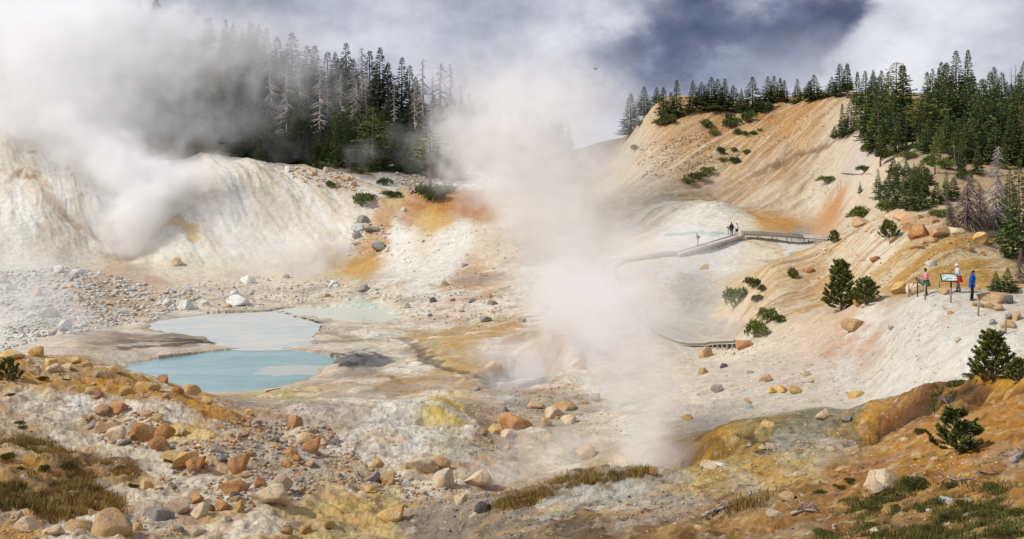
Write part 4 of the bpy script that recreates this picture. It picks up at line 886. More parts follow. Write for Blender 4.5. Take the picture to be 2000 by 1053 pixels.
# young pines close by: whorled limbs carrying bottle-brush shoots
def brush_pine(seed, h, w, nsh=60, needles=46, nl=.11, shape=.75, arms=None):
    rng = np.random.default_rng(seed); tm = MB(); P, Dr, L, Wd = [], [], [], []
    tm.tube([(0, 0, -.2), (.02, .01, h * .4), (0, 0, h * .98)], [.05 * h / 2.5, .032 * h / 2.5, .01], 7)
    tips = [(np.array([0, 0, h * .8]), np.array([0, 0, h]))]
    if arms: tm.tube([(.1, 0, 0), (.5, .08, h * .25), (.55, .1, h * .74)], [.035, .025, .01], 6)
    for k in range(nsh):
        t = .06 + .9 * (k + rng.uniform()) / nsh; az = k * 2.399 + rng.uniform(-.3, .3); l = (w * (1 - t) ** shape + .12) * rng.uniform(.7, 1.12)
        ox = np.zeros(3)
        if arms and k % 5 < 2: ox = np.array([.55, .1, 0]) * min(1, t * 2); t *= .74; l *= .8
        z = t * h; m_ = np.array([math.cos(az) * l * .6, math.sin(az) * l * .6, z + l * .02]); e = np.array([math.cos(az) * l, math.sin(az) * l, z + l * .42 + .05]); m_ = m_ + ox; e = e + ox
        tm.tube([np.array([0, 0, z - .03]) + ox, m_, e], [.018, .012, .005], 4); tips.append((m_ * .75 + e * .25 - 0, e)); tips.append(((np.array([0, 0, z]) + ox) * .5 + m_ * .5, m_ * 1.05 + np.array([0, 0, .08 * l])))
        for q in range(2):
            aa = az + rng.uniform(-.9, .9); s = m_ + (e - m_) * rng.uniform(0, .6); l2 = rng.uniform(.12, .28) * min(1, h / 2)
            tips.append((s, s + np.array([math.cos(aa) * l2, math.sin(aa) * l2, l2 * rng.uniform(.5, 1.1)])))
    for a, b in tips:
        ax = b - a; ln = np.linalg.norm(ax); ax = ax / ln; n = int(1.9 * needles * max(.5, min(1.4, ln / .3)))
        r = rng.normal(size=(n, 3)); r -= np.outer(r @ ax, ax); r /= np.linalg.norm(r, axis=1)[:, None]
        P += list(a + np.outer(rng.uniform(.05, 1, n), b - a)); Dr += list(r * .75 + ax * .75); L += list(rng.uniform(.7, 1.2, n) * nl); Wd += [nl * .22] * n
    v, f = sprays(np.array(P), np.array(Dr), np.array(L), np.array(Wd), rng)
    return Proto(h, [('trunk', mesh_np('trunk', tm.v, tm.f, [M_bark], True, link=False)), ('crown', mesh_np('crown', v, f, [M_pine], False, link=False))])
def shrub_proto(seed, w, h, mat=M_shrub, n=900, blade=.16):
    rng = np.random.default_rng(seed); nl = 9; P, Dr = [], []; tm = MB()
    cs = [(rng.uniform(-.55, .55) * w, rng.uniform(-.55, .55) * w, rng.uniform(.12, .5) * h, rng.uniform(.3, .5) * w) for _ in range(nl)]
    for x, y, z, r_ in cs:
        tm.tube([(x * .1, y * .1, -.1), (x * .6, y * .6, z * .6), (x, y, z)], [.03, .02, .008], 4)
        k = n // nl; d = rng.normal(size=(k, 3)); d /= np.linalg.norm(d, axis=1)[:, None]; d[:, 2] = np.abs(d[:, 2]) * 1.0 - .28
        rr = r_ * rng.uniform(.55, 1.05, k)[:, None]; P.append(np.array([x, y, z]) + d * rr * np.array([1, 1, h / w * .75])); Dr.append(d + rng.normal(size=(k, 3)) * .45 + np.array([0, 0, .35]))
    P = np.concatenate(P); Dr = np.concatenate(Dr); P[:, 2] = np.maximum(P[:, 2], .01)
    g = blade * rng.uniform(.7, 1.3, len(P)); v, f = sprays(P, Dr, g, g * .28, rng)
    return Proto(h, [('stem', mesh_np('stem', tm.v, tm.f, [M_bark], True, link=False)), ('leaves', mesh_np('leaves', v, f, [mat], False, link=False))])
SHR = [shrub_proto(500 + i, 1.3, h, M_shrub if i % 3 else M_pine, 1100, .17) for i, h in enumerate((.9, 1.1, .7, 1.3))]

def tree_at(px, pyb, hpx, proto, name, label, cat, group=None, D=None, wide=1.0, tilt=0, rz=None):
    """pyb: row of its foot; hpx: height in photo pixels"""
    p = hit(px, pyb) if D is None else at_dist(px, D)
    if D is not None:                       # on ground seen edge-on: keep the true distance, set height from the photo
        hpx = hpx + (HOR + (CZ - p.z) / D * F - pyb)
    p.z -= .05
    return plant(proto, name, p, hpx * p.y / F, label, cat, group, rz, wide, tilt)

# --- the wooded hill in the mist: crest firs one by one, then the stand below
LT = [(492,150,105),(505,160,112),(520,165,110),(541,160,88),(552,170,70),(570,170,105),(600,180,90),(615,190,100),(640,190,88),(655,200,98),(676,205,120),(690,210,95),(722,215,115),(742,215,122),(758,222,100),(785,225,112),(800,228,100),(812,235,85),(660,230,115),(735,235,110)]
for i, (px, pyb, hp) in enumerate(LT):
    tree_at(px, pyb, hp, FAR[i % 5], 'fir_tree', 'dark fir standing out on the crest of the misty wooded hill', 'fir tree', 'firs along the crest of the misty hill', D=300 + R.uniform(-8, 12), wide=R.uniform(1.25, 1.8))
for i, (px, pyb, hp) in enumerate([(707,230,140),(826,240,130),(860,245,125),(880,250,130),(845,245,100),(528,190,105),(585,205,110),(690,240,110),(696,245,95),(715,245,100),(770,250,95),(810,255,90),(625,220,100),(640,230,95),(665,235,95),(560,215,85),(900,262,100)]):
    tree_at(px, pyb, hp, FSNAG[i % 3], 'dead_tree', 'bare grey snag with drooping limbs among the firs on the misty hill', 'dead tree', 'snags on the misty hill', D=272 + R.uniform(-10, 10), wide=R.uniform(.9, 1.4))
k = 0
for D, n, u0, u1 in ((336, 16, 200, 500), (318, 24, 440, 960), (285, 30, 400, 960), (268, 32, 400, 960), (254, 30, 430, 900), (245, 24, 480, 880)):
    for i in range(n):
        px = u0 + (u1 - u0) * (i + R.uniform(.1, .9)) / n; hp = R.uniform(62, 108) * (.72 if D > 310 else 1 if D > 260 else .8)
        p = at_dist(px, D + R.uniform(-7, 7)); plant(R.choice(FAR + FIR[:2]), 'fir_tree', p, hp * p.y / F * R.choice((.7, .9, 1, 1.1)), 'dark fir in the dense stand on the slope of the misty hill', 'fir tree', 'firs on the slope of the misty hill', None, R.uniform(1.3, 1.9)); k += 1
for px, pyb, hp, pr, lab in [(728,325,115,PIN[3],'broad golden green pine at the lower edge of the misty wood'),(760,315,75,PIN[2],'olive pine beside the broad golden one at the wood edge'),(700,322,60,FIR[4],'bushy fir in front of the broad golden pine'),(770,328,60,FIR[1],'small round fir just downhill of the broad golden pine'),
        (488,308,60,PIN[0],'lone yellowish pine leaning behind the rim of the white hill'),(655,322,105,FIR[2],'tall dark green fir behind the stone field'),(620,322,80,FIR[0],'green fir at the low corner of the wood above the stone field'),(590,318,62,FIR[4],'small green fir nearest the rim of the white hill'),(840,362,105,PIN[1],'crooked sparse pine rising from the dark shrubs by the orange saddle'),(675,318,90,FIR[6],'slim dark fir beside the tall one behind the stone field'),(640,318,70,FIR[3],'ragged fir between the two firs behind the stone field'),(560,315,55,YNG[1],'young green fir at the rim of the white hill'),(800,330,50,FIR[5],'small dark fir in the mist past the broad golden pine')]:
    tree_at(px, pyb, hp, pr, 'pine_tree' if pr in PIN else 'fir_tree', lab, 'pine tree' if pr in PIN else 'fir tree', wide=1.35 if pr in PIN else 1.1)
for i, (px, pyb, hp) in enumerate([(505,312,34),(528,314,46),(546,316,38),(575,318,44),(605,322,34),(632,324,40),(664,326,46),(690,330,40),(742,332,52),(785,335,46),(812,338,40),(850,345,48),(868,348,40),(880,350,54),(720,335,36),(655,330,26),(612,326,24),(795,340,30)]):
    tree_at(px, pyb, hp, (FIR[0], YNG[1], FIR[2], YNG[3], FIR[4])[i % 5], 'fir_tree', 'young green fir along the ragged lower edge of the misty wood', 'fir tree', 'young firs at the edge of the misty wood', None, R.uniform(1.2, 1.7), R.uniform(-.06, .06))
for i in range(16):
    p = at_dist(925 + i * 12 + R.uniform(-8, 8), R.uniform(312, 330)); plant(R.choice(FAR), 'fir_tree', p, R.uniform(7, 13), 'faint fir half lost in the steam behind the central plume', 'fir tree', 'firs lost in the steam', None, R.uniform(1.3, 1.8))
tree_at(805, 330, 45, SNAG[3], 'dead_tree', 'small pale dead tree in the mist beside the golden pine', 'dead tree', wide=2)
# --- firs on the ridge of the orange slope
RT = [(1232,211,28,2,'thin'),(1258,226,56,0,'misty fir standing apart on the pale crest'),(1282,202,32,1,'squat fir on the pale crest behind its taller neighbour'),(1296,224,54,6,'slim fir with a tufted base on the pale crest'),(1322,228,72,6,'thin tall fir towering over the pale crest pair'),(1310,228,48,6,'small fir under the thin tall one'),(1353,215,58,1,''),(1370,214,54,3,''),(1390,212,62,1,''),(1402,212,58,4,''),(1416,214,60,2,''),(1432,216,50,3,''),(1448,213,40,2,''),(1470,222,72,4,'big dense fir spilling down the edge of the orange ridge'),(1500,203,54,4,''),(1512,202,54,0,''),(1524,200,48,5,''),(1532,198,42,6,''),(1557,202,48,0,'lone fir with sky on both sides on the orange ridge'),(1580,198,40,3,''),(1590,194,48,4,'broad ragged fir near the highest point of the orange ridge'),(1625,188,38,4,'small fir beside the tall pair at the ridge top'),(1640,190,66,1,''),(1655,192,68,5,'')]
for px, pyb, hp, i, lab in RT:
    D = first_hit(PYF, px, max(pyb, float(np.min(PYF[int(np.interp(px, U, np.arange(len(U))))][LD < math.log(280)])) + 2))
    tree_at(px, pyb, hp, FIR[i], 'fir_tree', lab if len(lab) > 8 else 'dark fir in the row along the orange ridge', 'fir tree', None if len(lab) > 8 else 'firs in the row on the orange ridge', D=D, wide=R.uniform(1.6, 2.3))
for px, pyb, hp in [(1543, 204, 38), (1612, 192, 34)]: tree_at(px, pyb, hp, SNAG[3], 'dead_tree', 'thin dead trunk on the orange ridge between two firs', 'dead tree', 'dead trunks on the orange ridge', wide=.7)
# --- the forest at the far side, above the white slope
RF = [(1672,225,85,5),(1690,228,90,1),(1705,232,95,3),(1722,238,100,4),(1738,235,96,1),(1752,250,128,'p0'),(1762,250,124,5),(1778,240,70,6),(1700,262,70,4),(1715,290,100,4),(1745,285,105,1),(1770,290,90,3),(1795,292,110,'p1'),(1818,290,110,2),(1830,262,100,0),(1842,265,96,4),(1860,268,110,2),(1876,262,96,0),(1890,270,120,0),(1905,275,100,3),(1920,290,135,4),(1938,285,110,1),(1955,290,105,4),(1972,280,100,3),(1990,285,120,1),(1812,300,70,4),(1850,300,85,1),(1868,315,85,2),(1885,305,90,0),(1900,318,85,2),(1925,318,80,0),(1945,322,90,2),(1982,322,115,2),(1998,325,120,4),(1782,285,60,3),(1836,312,66,'p2'),(1662,262,72,4),(1680,268,64,'p2'),(1755,300,60,4),(1960,330,70,6),(1878,335,70,2),(1910,340,60,6)]
for px, pyb, hp, i in RF:
    pine = isinstance(i, str); lab = 'green fir of the dense forest above the white slope'
    if i == 'p1': lab = 'spreading pine with a thick bare brown trunk at the forest edge'
    elif i == 'p0': lab = 'tallest ragged pine of the forest above the white slope'
    elif i == 'p2': lab = 'sparse olive pine with a visible trunk at the forest edge'
    tree_at(px, pyb, hp, PIN[int(i[1])] if pine else FIR[i], 'pine_tree' if pine else 'fir_tree', lab, 'pine tree' if pine else 'fir tree', None if i in ('p1', 'p0') else ('sparse pines at the forest edge' if pine else 'firs of the forest above the white slope'), wide=(1.35 if i == 'p1' else 1.1) if pine else R.uniform(1.1, 1.9), tilt=R.uniform(-.04, .04))
for q in range(34):
    px = R.uniform(1690, 2090); D = R.uniform(172, 212); p = at_dist(px, D); plant(R.choice(FIR), 'fir_tree', p, R.uniform(6.5, 11), 'green fir of the dense forest above the white slope', 'fir tree', 'firs of the forest above the white slope', None, R.uniform(1.3, 1.7))
for px, pyb, hp in [(1975,215,85),(1983,215,92),(1992,216,90),(1942,215,55)]: tree_at(px, pyb, hp, SNAG[1], 'dead_tree', 'bare brown snag rising above the top of the forest', 'dead tree', 'snags above the forest')
tree_at(1645, 268, 66, FIR[6], 'fir_tree', 'slender fir alone on the white slope just below the ridge', 'fir tree', wide=1.2)
tree_at(1630, 270, 24, YNG[1], 'fir_tree', 'low fir clump at the foot of the slender one on the white slope', 'fir tree')
tree_at(1720, 325, 78, FIR[5], 'fir_tree', 'gappy fir with drooping tiers in front of the forest on the white slope', 'fir tree', wide=1.5)
tree_at(1826, 340, 66, PIN[2], 'pine_tree', 'slim pine with a bare stem above the green thicket', 'pine tree')
tree_at(1868, 360, 90, SNAG[3], 'dead_tree', 'leaning grey snag at the forest gap', 'dead tree', tilt=.12)
for px, pyb, hp, i in [(1715,378,48,0),(1680,378,24,0),(1745,340,30,2),(1755,345,28,1),(1770,345,30,2),(1785,350,32,0),(1800,350,36,1),(1735,372,30,1),(1748,375,36,2),(1765,378,48,0),(1780,380,50,2),(1795,385,48,1),(1808,384,40,0),(1725,392,30,3),(1742,398,36,1),(1760,405,40,3),(1780,410,42,1),(1800,405,34,3),(1830,398,40,2),(1848,380,46,0),(1862,392,44,2),(1738,350,24,0),(1812,362,34,2),(1752,362,40,0),(1788,366,40,2)]:
    single = px in (1715, 1680)
    tree_at(px, pyb, hp, YNG[i] if i != 0 else FIR[0], 'young_fir', {1715: 'pointed young fir at the outer tip of the green thicket', 1680: 'tiny fir alone on the bleached slope near the thicket'}.get(px, 'young fir in the green thicket on the mound behind the signs'), 'fir tree', None if single else 'young firs of the thicket', wide=1.35 if i else 1.2)
tree_at(1940, 450, 170, GSNAG[0], 'dead_tree', 'tall pale grey dead tree with a dense skirt of bare twigs', 'dead tree', wide=.85, tilt=.06)
tree_at(1890, 448, 110, GSNAG[1], 'dead_tree', 'squat tangle of dead brownish branches beside the tall grey dead tree', 'dead tree', wide=1.0)
tree_at(1862, 446, 85, GSNAG[1], 'dead_tree', 'slanting dead trunk leaning out of the branch tangle', 'dead tree', wide=.5, tilt=-.4)
tree_at(1918, 448, 95, GSNAG[1], 'dead_tree', 'broken dead tree between the tangle and the tall grey one', 'dead tree', wide=.7, tilt=.1)
tree_at(1990, 505, 190, FIR[4], 'fir_tree', 'big dark fir cut by the frame edge behind the person in blue', 'fir tree', wide=1.0)
tree_at(1972, 440, 110, FIR[3], 'fir_tree', 'dark green fir behind the tall grey dead tree', 'fir tree', wide=1.2)
tree_at(1960, 450, 60, YNG[3], 'fir_tree', 'low green fir at the foot of the tall grey dead tree', 'fir tree', wide=1.2)
tree_at(1945, 572, 42, YNG[0], 'fir_tree', 'small bluish fir behind the split boulder', 'fir tree', wide=1.0)
tree_at(1968, 570, 46, YNG[3], 'fir_tree', 'wide bluish fir next to the small one behind the split boulder', 'fir tree', wide=1.1)
tree_at(1992, 552, 70, GSNAG[1], 'dead_tree', 'dry grey branches of a dead tree by the last fence post', 'dead tree', wide=.6)
BP = [brush_pine(600, 2.7, .88, 80, 26, .13, 1.1), brush_pine(601, 1.6, 1.1, 46, 30, .12, .7), brush_pine(602, 2.2, .95, 60, 28, .12, 1.05), brush_pine(603, 1.6, .85, 64, 40, .10, .75, True)]
for px, pyb, hp, i, lab, wd in [(1643,608,98,0,'tall young pine at the crest of the white slope',1.1),(1690,596,52,1,'bushy short pine beside the tall young one',1.0),(1940,745,100,2,'dense young pine on the orange bank at the edge of the white slope',1.15),(1990,745,46,1,'small pine at the frame edge beside the dense young pine',1),(1868,880,82,3,'two-topped little pine on the brown slope above the heather',1.15),(15,745,45,1,'dark little pine on the ochre crest in front of the rubble',.9),(1737,466,34,1,'little green pine in front of the mound boulders',.9),(1629,474,24,1,'round dark pine at the end of the far boardwalk',.9),(1730,448,20,0,'tiny dark pine beside the mound boulders',1.2)]:
    tree_at(px, pyb, hp, BP[i], 'young_pine', lab, 'pine tree', wide=wd)
# --- shrubs
SH = [(705,402,40,36,'green shrub on the pale saddle below the forest'),(722,392,28,20,'low half of the green shrub pair on the pale saddle'),(765,385,40,14,'flat dark shrub under the forest edge'),(840,390,60,34,'large dark shrub mass beside the orange saddle'),(870,378,40,24,'dark shrub at the end of the large mass by the orange saddle'),(625,330,50,22,'olive shrub at the corner of the stone field'),(645,368,22,18,'small shrub at the lower rim of the stone field'),(750,362,36,20,'dark shrub in the mist below the golden pine'),(705,340,44,18,'dim shrub behind the mist puff'),
 (1435,600,44,56,'misty shrub at the foot of the orange spur'),(1470,562,32,24,'shrub of the upper pair on the orange spur'),(1488,570,22,16,'little shrub of the upper pair on the orange spur'),(1548,545,30,26,'round shrub higher on the orange spur'),(1478,592,28,18,'low shrub between the spur rocks'),(1500,632,36,44,'tall misty shrub near the boardwalk landing'),(1475,660,46,50,'pale misty bush right beside the boardwalk landing'),(1520,630,30,22,'small bush under the white crest edge'),
 (1618,358,42,20,'lone dark shrub on the smooth white slope'),(1690,335,36,16,'flat shrub by the fallen pole on the white slope'),(1680,430,56,32,'round dark shrub at the spur edge below the thicket'),(1735,415,50,30,'bluish shrub in front of the thicket'),(1835,425,40,24,'green shrub beside the dead branch tangle'),(1905,440,60,26,'moss green bush at the foot of the dead tangle'),(1975,470,50,30,'dark bush under the big fir at the frame edge'),
 (1288,245,44,16,''),(1310,242,40,22,''),(1380,250,34,20,''),(1430,250,34,24,''),(1428,240,20,22,''),(1462,240,26,28,''),(1395,265,28,16,''),(1442,265,18,20,''),(1456,266,16,14,''),(1470,264,20,10,''),(1484,258,12,8,''),(1345,222,40,14,''),(1395,216,60,14,''),(1440,218,44,14,''),(1490,218,40,22,''),(1408,302,16,18,''),(1435,298,14,12,''),(1458,302,18,12,''),(1412,318,18,14,''),(1435,320,24,16,''),(1360,350,40,20,''),(1382,340,28,20,''),(1345,360,36,18,''),(1250,250,30,16,''),(1220,265,20,18,''),(1240,295,24,14,'')]
for px, pyb, wpx, hpx, lab in SH:
    p = hit(px, pyb - 1); i = R.randrange(4); h = hpx * p.y / F; s = h / SHR[i].h; wd = (wpx * p.y / F) / (2.2 * s)
    plant(SHR[i], 'shrub', p, h, lab or 'dark shrub dotted over the big orange slope', 'shrub', None if lab else 'shrubs on the big orange slope', None, wd)
for px, pyb, wpx, hpx in [(1700,300,40,26),(1730,308,44,22),(1775,312,46,24),(1850,330,44,26),(1690,270,30,20),(1815,322,30,24),(1880,350,36,24),(1760,330,0,0)]:
    if wpx:
        p = hit(px, pyb); i = R.randrange(4); h = hpx * p.y / F; plant(SHR[i], 'shrub', p, h, 'dark low shrub along the foot of the forest', 'shrub', 'shrubs along the foot of the forest', None, (wpx * p.y / F) / (2.2 * h / SHR[i].h))
M_heath = leaf_mat('heather', (.040, .055, .014), (.085, .085, .022)); HEA = [shrub_proto(520 + i, 1.3, h, M_heath, 2600, .07) for i, h in enumerate((.35, .45))]
HL = [(10,898,36,18),(85,923,24,20),(40,920,26,10),(135,918,40,22),(145,935,40,16),(108,955,28,20),(150,945,18,10),(40,830,26,10),(42,838,22,8),(262,955,22,16),(235,918,30,10),(1722,985,50,16),(1705,1000,44,16),(1660,945,26,14),(1640,955,24,12),(1790,955,60,44),(1855,955,44,16),(1840,985,50,24),(1800,1000,40,14),(1700,1030,36,14),(1750,995,30,12),(1600,965,30,8),(1455,990,30,16),(1950,960,60,18),(1860,1015,60,22),(1930,1015,90,26),(1985,1010,50,26),(1830,1040,60,22),(1960,1048,90,24),(1610,1048,60,20),(1720,1050,30,14),(1900,740,46,12),(1870,752,40,14),(1830,775,24,8),(80,745,26,12),(20,775,24,8),(130,745,18,6),(1880,990,40,18),(1550,975,20,8),(1795,850,26,18)]
for px, pyb, wpx, hpx in HL:
    p = hit(px, pyb - 2); i = R.randrange(2); h = hpx * p.y / F * .8
    lab = 'low green heather clump on the brown slope' if px > 900 else 'dark low heather tuft on the grassy bank'
    plant(HEA[i], 'heather_clump', p, h, lab, 'heather', lab + ' group', None, (wpx * p.y / F) / (2.2 * h / HEA[i].h))
# --- grass
def grass(label, poly, n, ln, mats, wid=.012):
    rng = np.random.default_rng(len(label))
    pw = [hit(x, y) for x, y in poly]; xs = [(p.x, p.y) for p in pw]; lo = np.min(xs, 0); hi = np.max(xs, 0)
    P = np.zeros((0, 3)); q = np.array(xs)
    while len(P) < n:
        x = rng.uniform(lo[0] - .5, hi[0] + .5, 20000); y = rng.uniform(lo[1] - .5, hi[1] + .5, 20000); jx = x + rng.normal(size=20000) * .28; jy = y + rng.normal(size=20000) * .35; ins = np.zeros(20000, bool)
        for i in range(len(q)):
            a_, b_ = q[i], q[(i + 1) % len(q)]; ins ^= ((a_[1] > jy) != (b_[1] > jy)) & (jx < (b_[0] - a_[0]) * (jy - a_[1]) / (b_[1] - a_[1] + 1e-9) + a_[0])
        ins &= fbm(x / 1.1, y / 1.1, 4, 200, .6) + .06 > rng.uniform(0, .30, 20000); x = x[ins]; y = y[ins]
        P = np.concatenate([P, np.stack([x, y, bil(Z, U, LD, 1000 + F * x / y, np.log(y)) - .02], -1)])
    P = P[:n]
    d = rng.normal(size=P.shape) * .35; d[:, 2] = 1; wid *= .75; L = rng.uniform(.35, 1.0, len(P)) ** 1.4 * 1.6 * ln
    v, f = sprays(P, d, L, np.full(len(P), wid), rng, 0)
    o = mesh_np('grass', v, f, mats, False); tag(o, label, None, None, 'stuff'); return o
M_grass = leaf_mat('golden_grass', (.27, .165, .05), (.20, .15, .045), (.38, .24, .08)); M_grass2 = leaf_mat('dark_green_grass', (.055, .065, .018), (.09, .085, .022))
grass('golden brown grass covering the bank', [(0,935),(60,940),(150,930),(200,960),(240,1000),(170,1005),(110,1020),(60,1000),(0,985)], 16000, .26, [M_grass], .016)
grass('dark green grass streak within the golden bank', [(0,945),(40,955),(60,985),(100,1000),(60,1000),(0,985)], 4000, .28, [M_grass2], .016)
grass('golden grass strip along the top of the bank', [(0,858),(80,862),(110,880),(140,895),(120,900),(60,880),(0,870)], 6000, .22, [M_grass], .014)
grass('brown grass strip below the pale scree', [(130,905),(200,908),(265,915),(260,930),(180,930),(130,930)], 5000, .18, [M_grass], .014)
grass('brown green grass fringe on the crest', [(980,990),(1010,966),(1100,950),(1200,940),(1270,926),(1278,934),(1200,948),(1110,962),(1030,978),(995,995)], 9000, .20, [M_grass, ], .012)
grass('sparse grass in the heather on the brown slope', [(1600,1053),(1700,1010),(1780,975),(1990,950),(1999,1053)], 11000, .13, [M_grass2], .012)
grass('brown heather mat among the dead twigs', [(1640,990),(1700,965),(1800,940),(1850,945),(1830,990),(1720,1010)], 5000, .12, [M_grass2], .012)
grass('grassy lip along the top of the cut bank', [(1815,775),(1850,757),(1900,740),(1925,738),(1910,748),(1850,770)], 3000, .16, [M_grass2], .014)
grass('sparse golden tufts on the brown slope', [(1440,985),(1480,978),(1500,990),(1450,996)], 900, .25, [M_grass], .014)
print('T 30_trees', round(time.time() - _T0, 1))
# ------------------------------------------------------------------ boardwalk, posts, signs
def wood_mat(name, a, bcol):
    m, t, b = material(name); tc = t.n.new('ShaderNodeTexCoord').outputs['Object']
    n = t.noise(t.vmath('MULTIPLY', tc, (3, 3, 1.2)), 2.2, 5, .7, .6); setb(t, b, t.mixc(t.map(n, .3, .7), a, bcol), .85, n, .5, .02); return m
M_deck = wood_mat('weathered_grey_boards', (.38, .345, .31), (.55, .51, .46)); M_beam = wood_mat('grey_brown_beam', (.36, .325, .285), (.48, .44, .39)); M_post = wood_mat('post_wood', (.26, .19, .12), (.40, .31, .21))
def plain(name, c, rough=.7): m, t, b = material(name); setb(t, b, c, rough); return m
M_black = plain('black_metal', (.015, .015, .018), .45); M_rope = plain('rope', (.42, .37, .30))
def path_pts(pix, lift):
    P = []
    for i, q in enumerate(pix):
        g = hit(q[0], q[1]); P.append(Vector((g.x, g.y, g.z + lift if len(q) == 2 else CZ - (q[2] - HOR) / F * g.y)))
    out = []
    for a, b in zip(P, P[1:]):
        n = max(2, int((b - a).length / .5))
        out += [a.lerp(b, k / n) for k in range(n)]
    out.append(P[-1]); sm = out[:]
    for _ in range(3): sm = [sm[0]] + [(sm[i - 1] + sm[i] * 2 + sm[i + 1]) / 4 for i in range(1, len(sm) - 1)] + [sm[-1]]
    return sm
def walkway(label, pix, width, lift, curb=.16, skirt=0, post_every=2.0, rail=None):
    pts = path_pts(pix, lift); root = empty('boardwalk', pts[0]); o0 = pts[0]; L = [p - o0 for p in pts]
    side = []
    for i, p in enumerate(L):
        d = (L[min(i + 1, len(L) - 1)] - L[max(i - 1, 0)]); d.z = 0; d.normalize(); side.append(Vector((-d.y, d.x, 0)))
    def strip(y0, y1, z0, z1):
        m = MB(); v = []
        for p, s in zip(L, side): v += [p + s * y0 + Vector((0, 0, z0)), p + s * y1 + Vector((0, 0, z0)), p + s * y1 + Vector((0, 0, z1)), p + s * y0 + Vector((0, 0, z1))]
        f = [(0, 1, 2, 3)]
        for i in range(len(L) - 1):
            for k in range(4): a = i * 4 + k; b_ = i * 4 + (k + 1) % 4; f.append((a, a + 4, b_ + 4, b_))
        e = (len(L) - 1) * 4; f.append((e + 3, e + 2, e + 1, e)); m.add(v, f); return m
    h = width / 2
    dm = MB(); run = 0                                    # boards laid across
    for i in range(len(L) - 1):
        a, b_ = L[i], L[i + 1]; n = max(1, int((b_ - a).length / .16))
        for k in range(n):
            p = a.lerp(b_, k / n); q = a.lerp(b_, (k + .93) / n); s0 = side[i].lerp(side[i + 1], k / n) * h; s1 = side[i].lerp(side[i + 1], (k + .93) / n) * h; t_ = Vector((0, 0, .045))
            dm.add([p - s0, p + s0, q + s1, q - s1, p - s0 - t_, p + s0 - t_, q + s1 - t_, q - s1 - t_], [(0, 3, 2, 1), (4, 5, 6, 7), (0, 1, 5, 4), (1, 2, 6, 5), (2, 3, 7, 6), (3, 0, 4, 7)])
    dm.build('deck', M_deck, root)
    for sg in (-1, 1):
        strip(sg * (h - .06) - .05, sg * (h - .06) + .05, .005, curb).build('curb', M_deck, root)
        strip(sg * (h - .22) - .05, sg * (h - .22) + .05, -.28, -.05).build('beam', M_beam, root)
    acc = 0
    for i in range(len(L) - 1):
        acc += (L[i + 1] - L[i]).length
        if acc > post_every:
            acc = 0
            for sg in (-1, 1):
                p = L[i] + side[i] * sg * (h - .22); g = zat(*(p + o0).xy) - o0.z; m = MB()
                if p.z - .28 - g > .08: m.box((p.x, p.y, (p.z - .28 + g - .2) / 2), .11, .11, p.z - .28 - g + .2); m.build('post', M_beam, root)
    if rail:
        for sg in rail[1]:
            for i in range(0, len(L), rail[2]):
                p = L[i] + side[i] * sg * (h - .04); m = MB(); m.box((p.x, p.y, p.z + rail[0] / 2), .09, .09, rail[0]); m.build('rail_post', M_beam, root)
            strip(sg * (h - .04) - .06, sg * (h - .04) + .06, rail[0] - .18, rail[0]).build('handrail', M_beam, root)
    return tag(root, label, 'boardwalk'), pts
walkway('long curving boardwalk crossing the pale basin to its landing under the slope', [(1456,672),(1400,674),(1345,674),(1302,656),(1262,622),(1225,592),(1202,572),(1187,548),(1187,526),(1212,512),(1265,505),(1320,497)], 1.9, .3)
walkway('raised boardwalk ramp where the misty walker stands', [(1320,501,497),(1360,493,485),(1400,482,473),(1447,465,459)], 1.7, 0, .14, 0, 1.1)
walkway('far footbridge with plank side rails reaching the orange slope', [(1450,464,456),(1490,468,457),(1530,472,460),(1570,474,463),(1600,473,465),(1622,470,467)], 1.5, 0, .12, 0, 2.4, (.34, (1, -1), 5))
def post(px, pyt, pyb, label, w=.09):
    p = hit(px, pyb); h = (pyb - pyt) * p.y / F; m = MB(); q = R.uniform(-.03, .03)
    m.tube([(0, 0, -.3), (0, 0, h * .5), (q, q * .5, h)], [w * .55, w * .55, w * .5], 8); o = m.build('fence_post', M_post, None, True); o.location = p
    return tag(o, label, 'post', 'wooden posts along the overlook path'), p + Vector((q, 0, h * .9))
tops = {}
for px, a_, b_, lab in [(1775,551,580,'weathered post first of the pair behind the tilted blue panel'),(1784,549,576,'greyish post second of the pair behind the tilted blue panel'),(1807,555,586,'post standing in front of the person in pink'),(1834,544,567,'grey post between the two information panels'),(1857,562,592,'post in front of the wide panel'),(1911,584,618,'leaning thin post below the person in blue'),(1964,616,652,'lowest post beside the brown boulders on the white slope'),(1982,543,566,'farthest post holding the rope beside the bluish firs')]:
    o, tp = post(px, a_, b_, lab); tops[px] = tp
post(1637, 358, 376, 'thin stake on the bleached slope below the lone shrub', .06); post(1642, 352, 371, 'second thin stake on the bleached slope beside the fallen pole', .06)
def rope(a, b_, label):
    m = MB(); m.tube([a.lerp(b_, k / 10) - Vector((0, 0, .12 * math.sin(math.pi * k / 10))) for k in range(11)], .012, 5); tag(m.build('fence_rope', M_rope), label, 'rope')
far_end = at_dist(2030, tops[1982].y + 1); far_end.z = tops[1982].z + .05
rope(tops[1982], far_end, 'thin rope running from the farthest post out of the frame'); rope(at_dist(1925, tops[1982].y + .5) + Vector((0, 0, .75)), tops[1982], 'thin rope strung behind the split boulder to the farthest post')
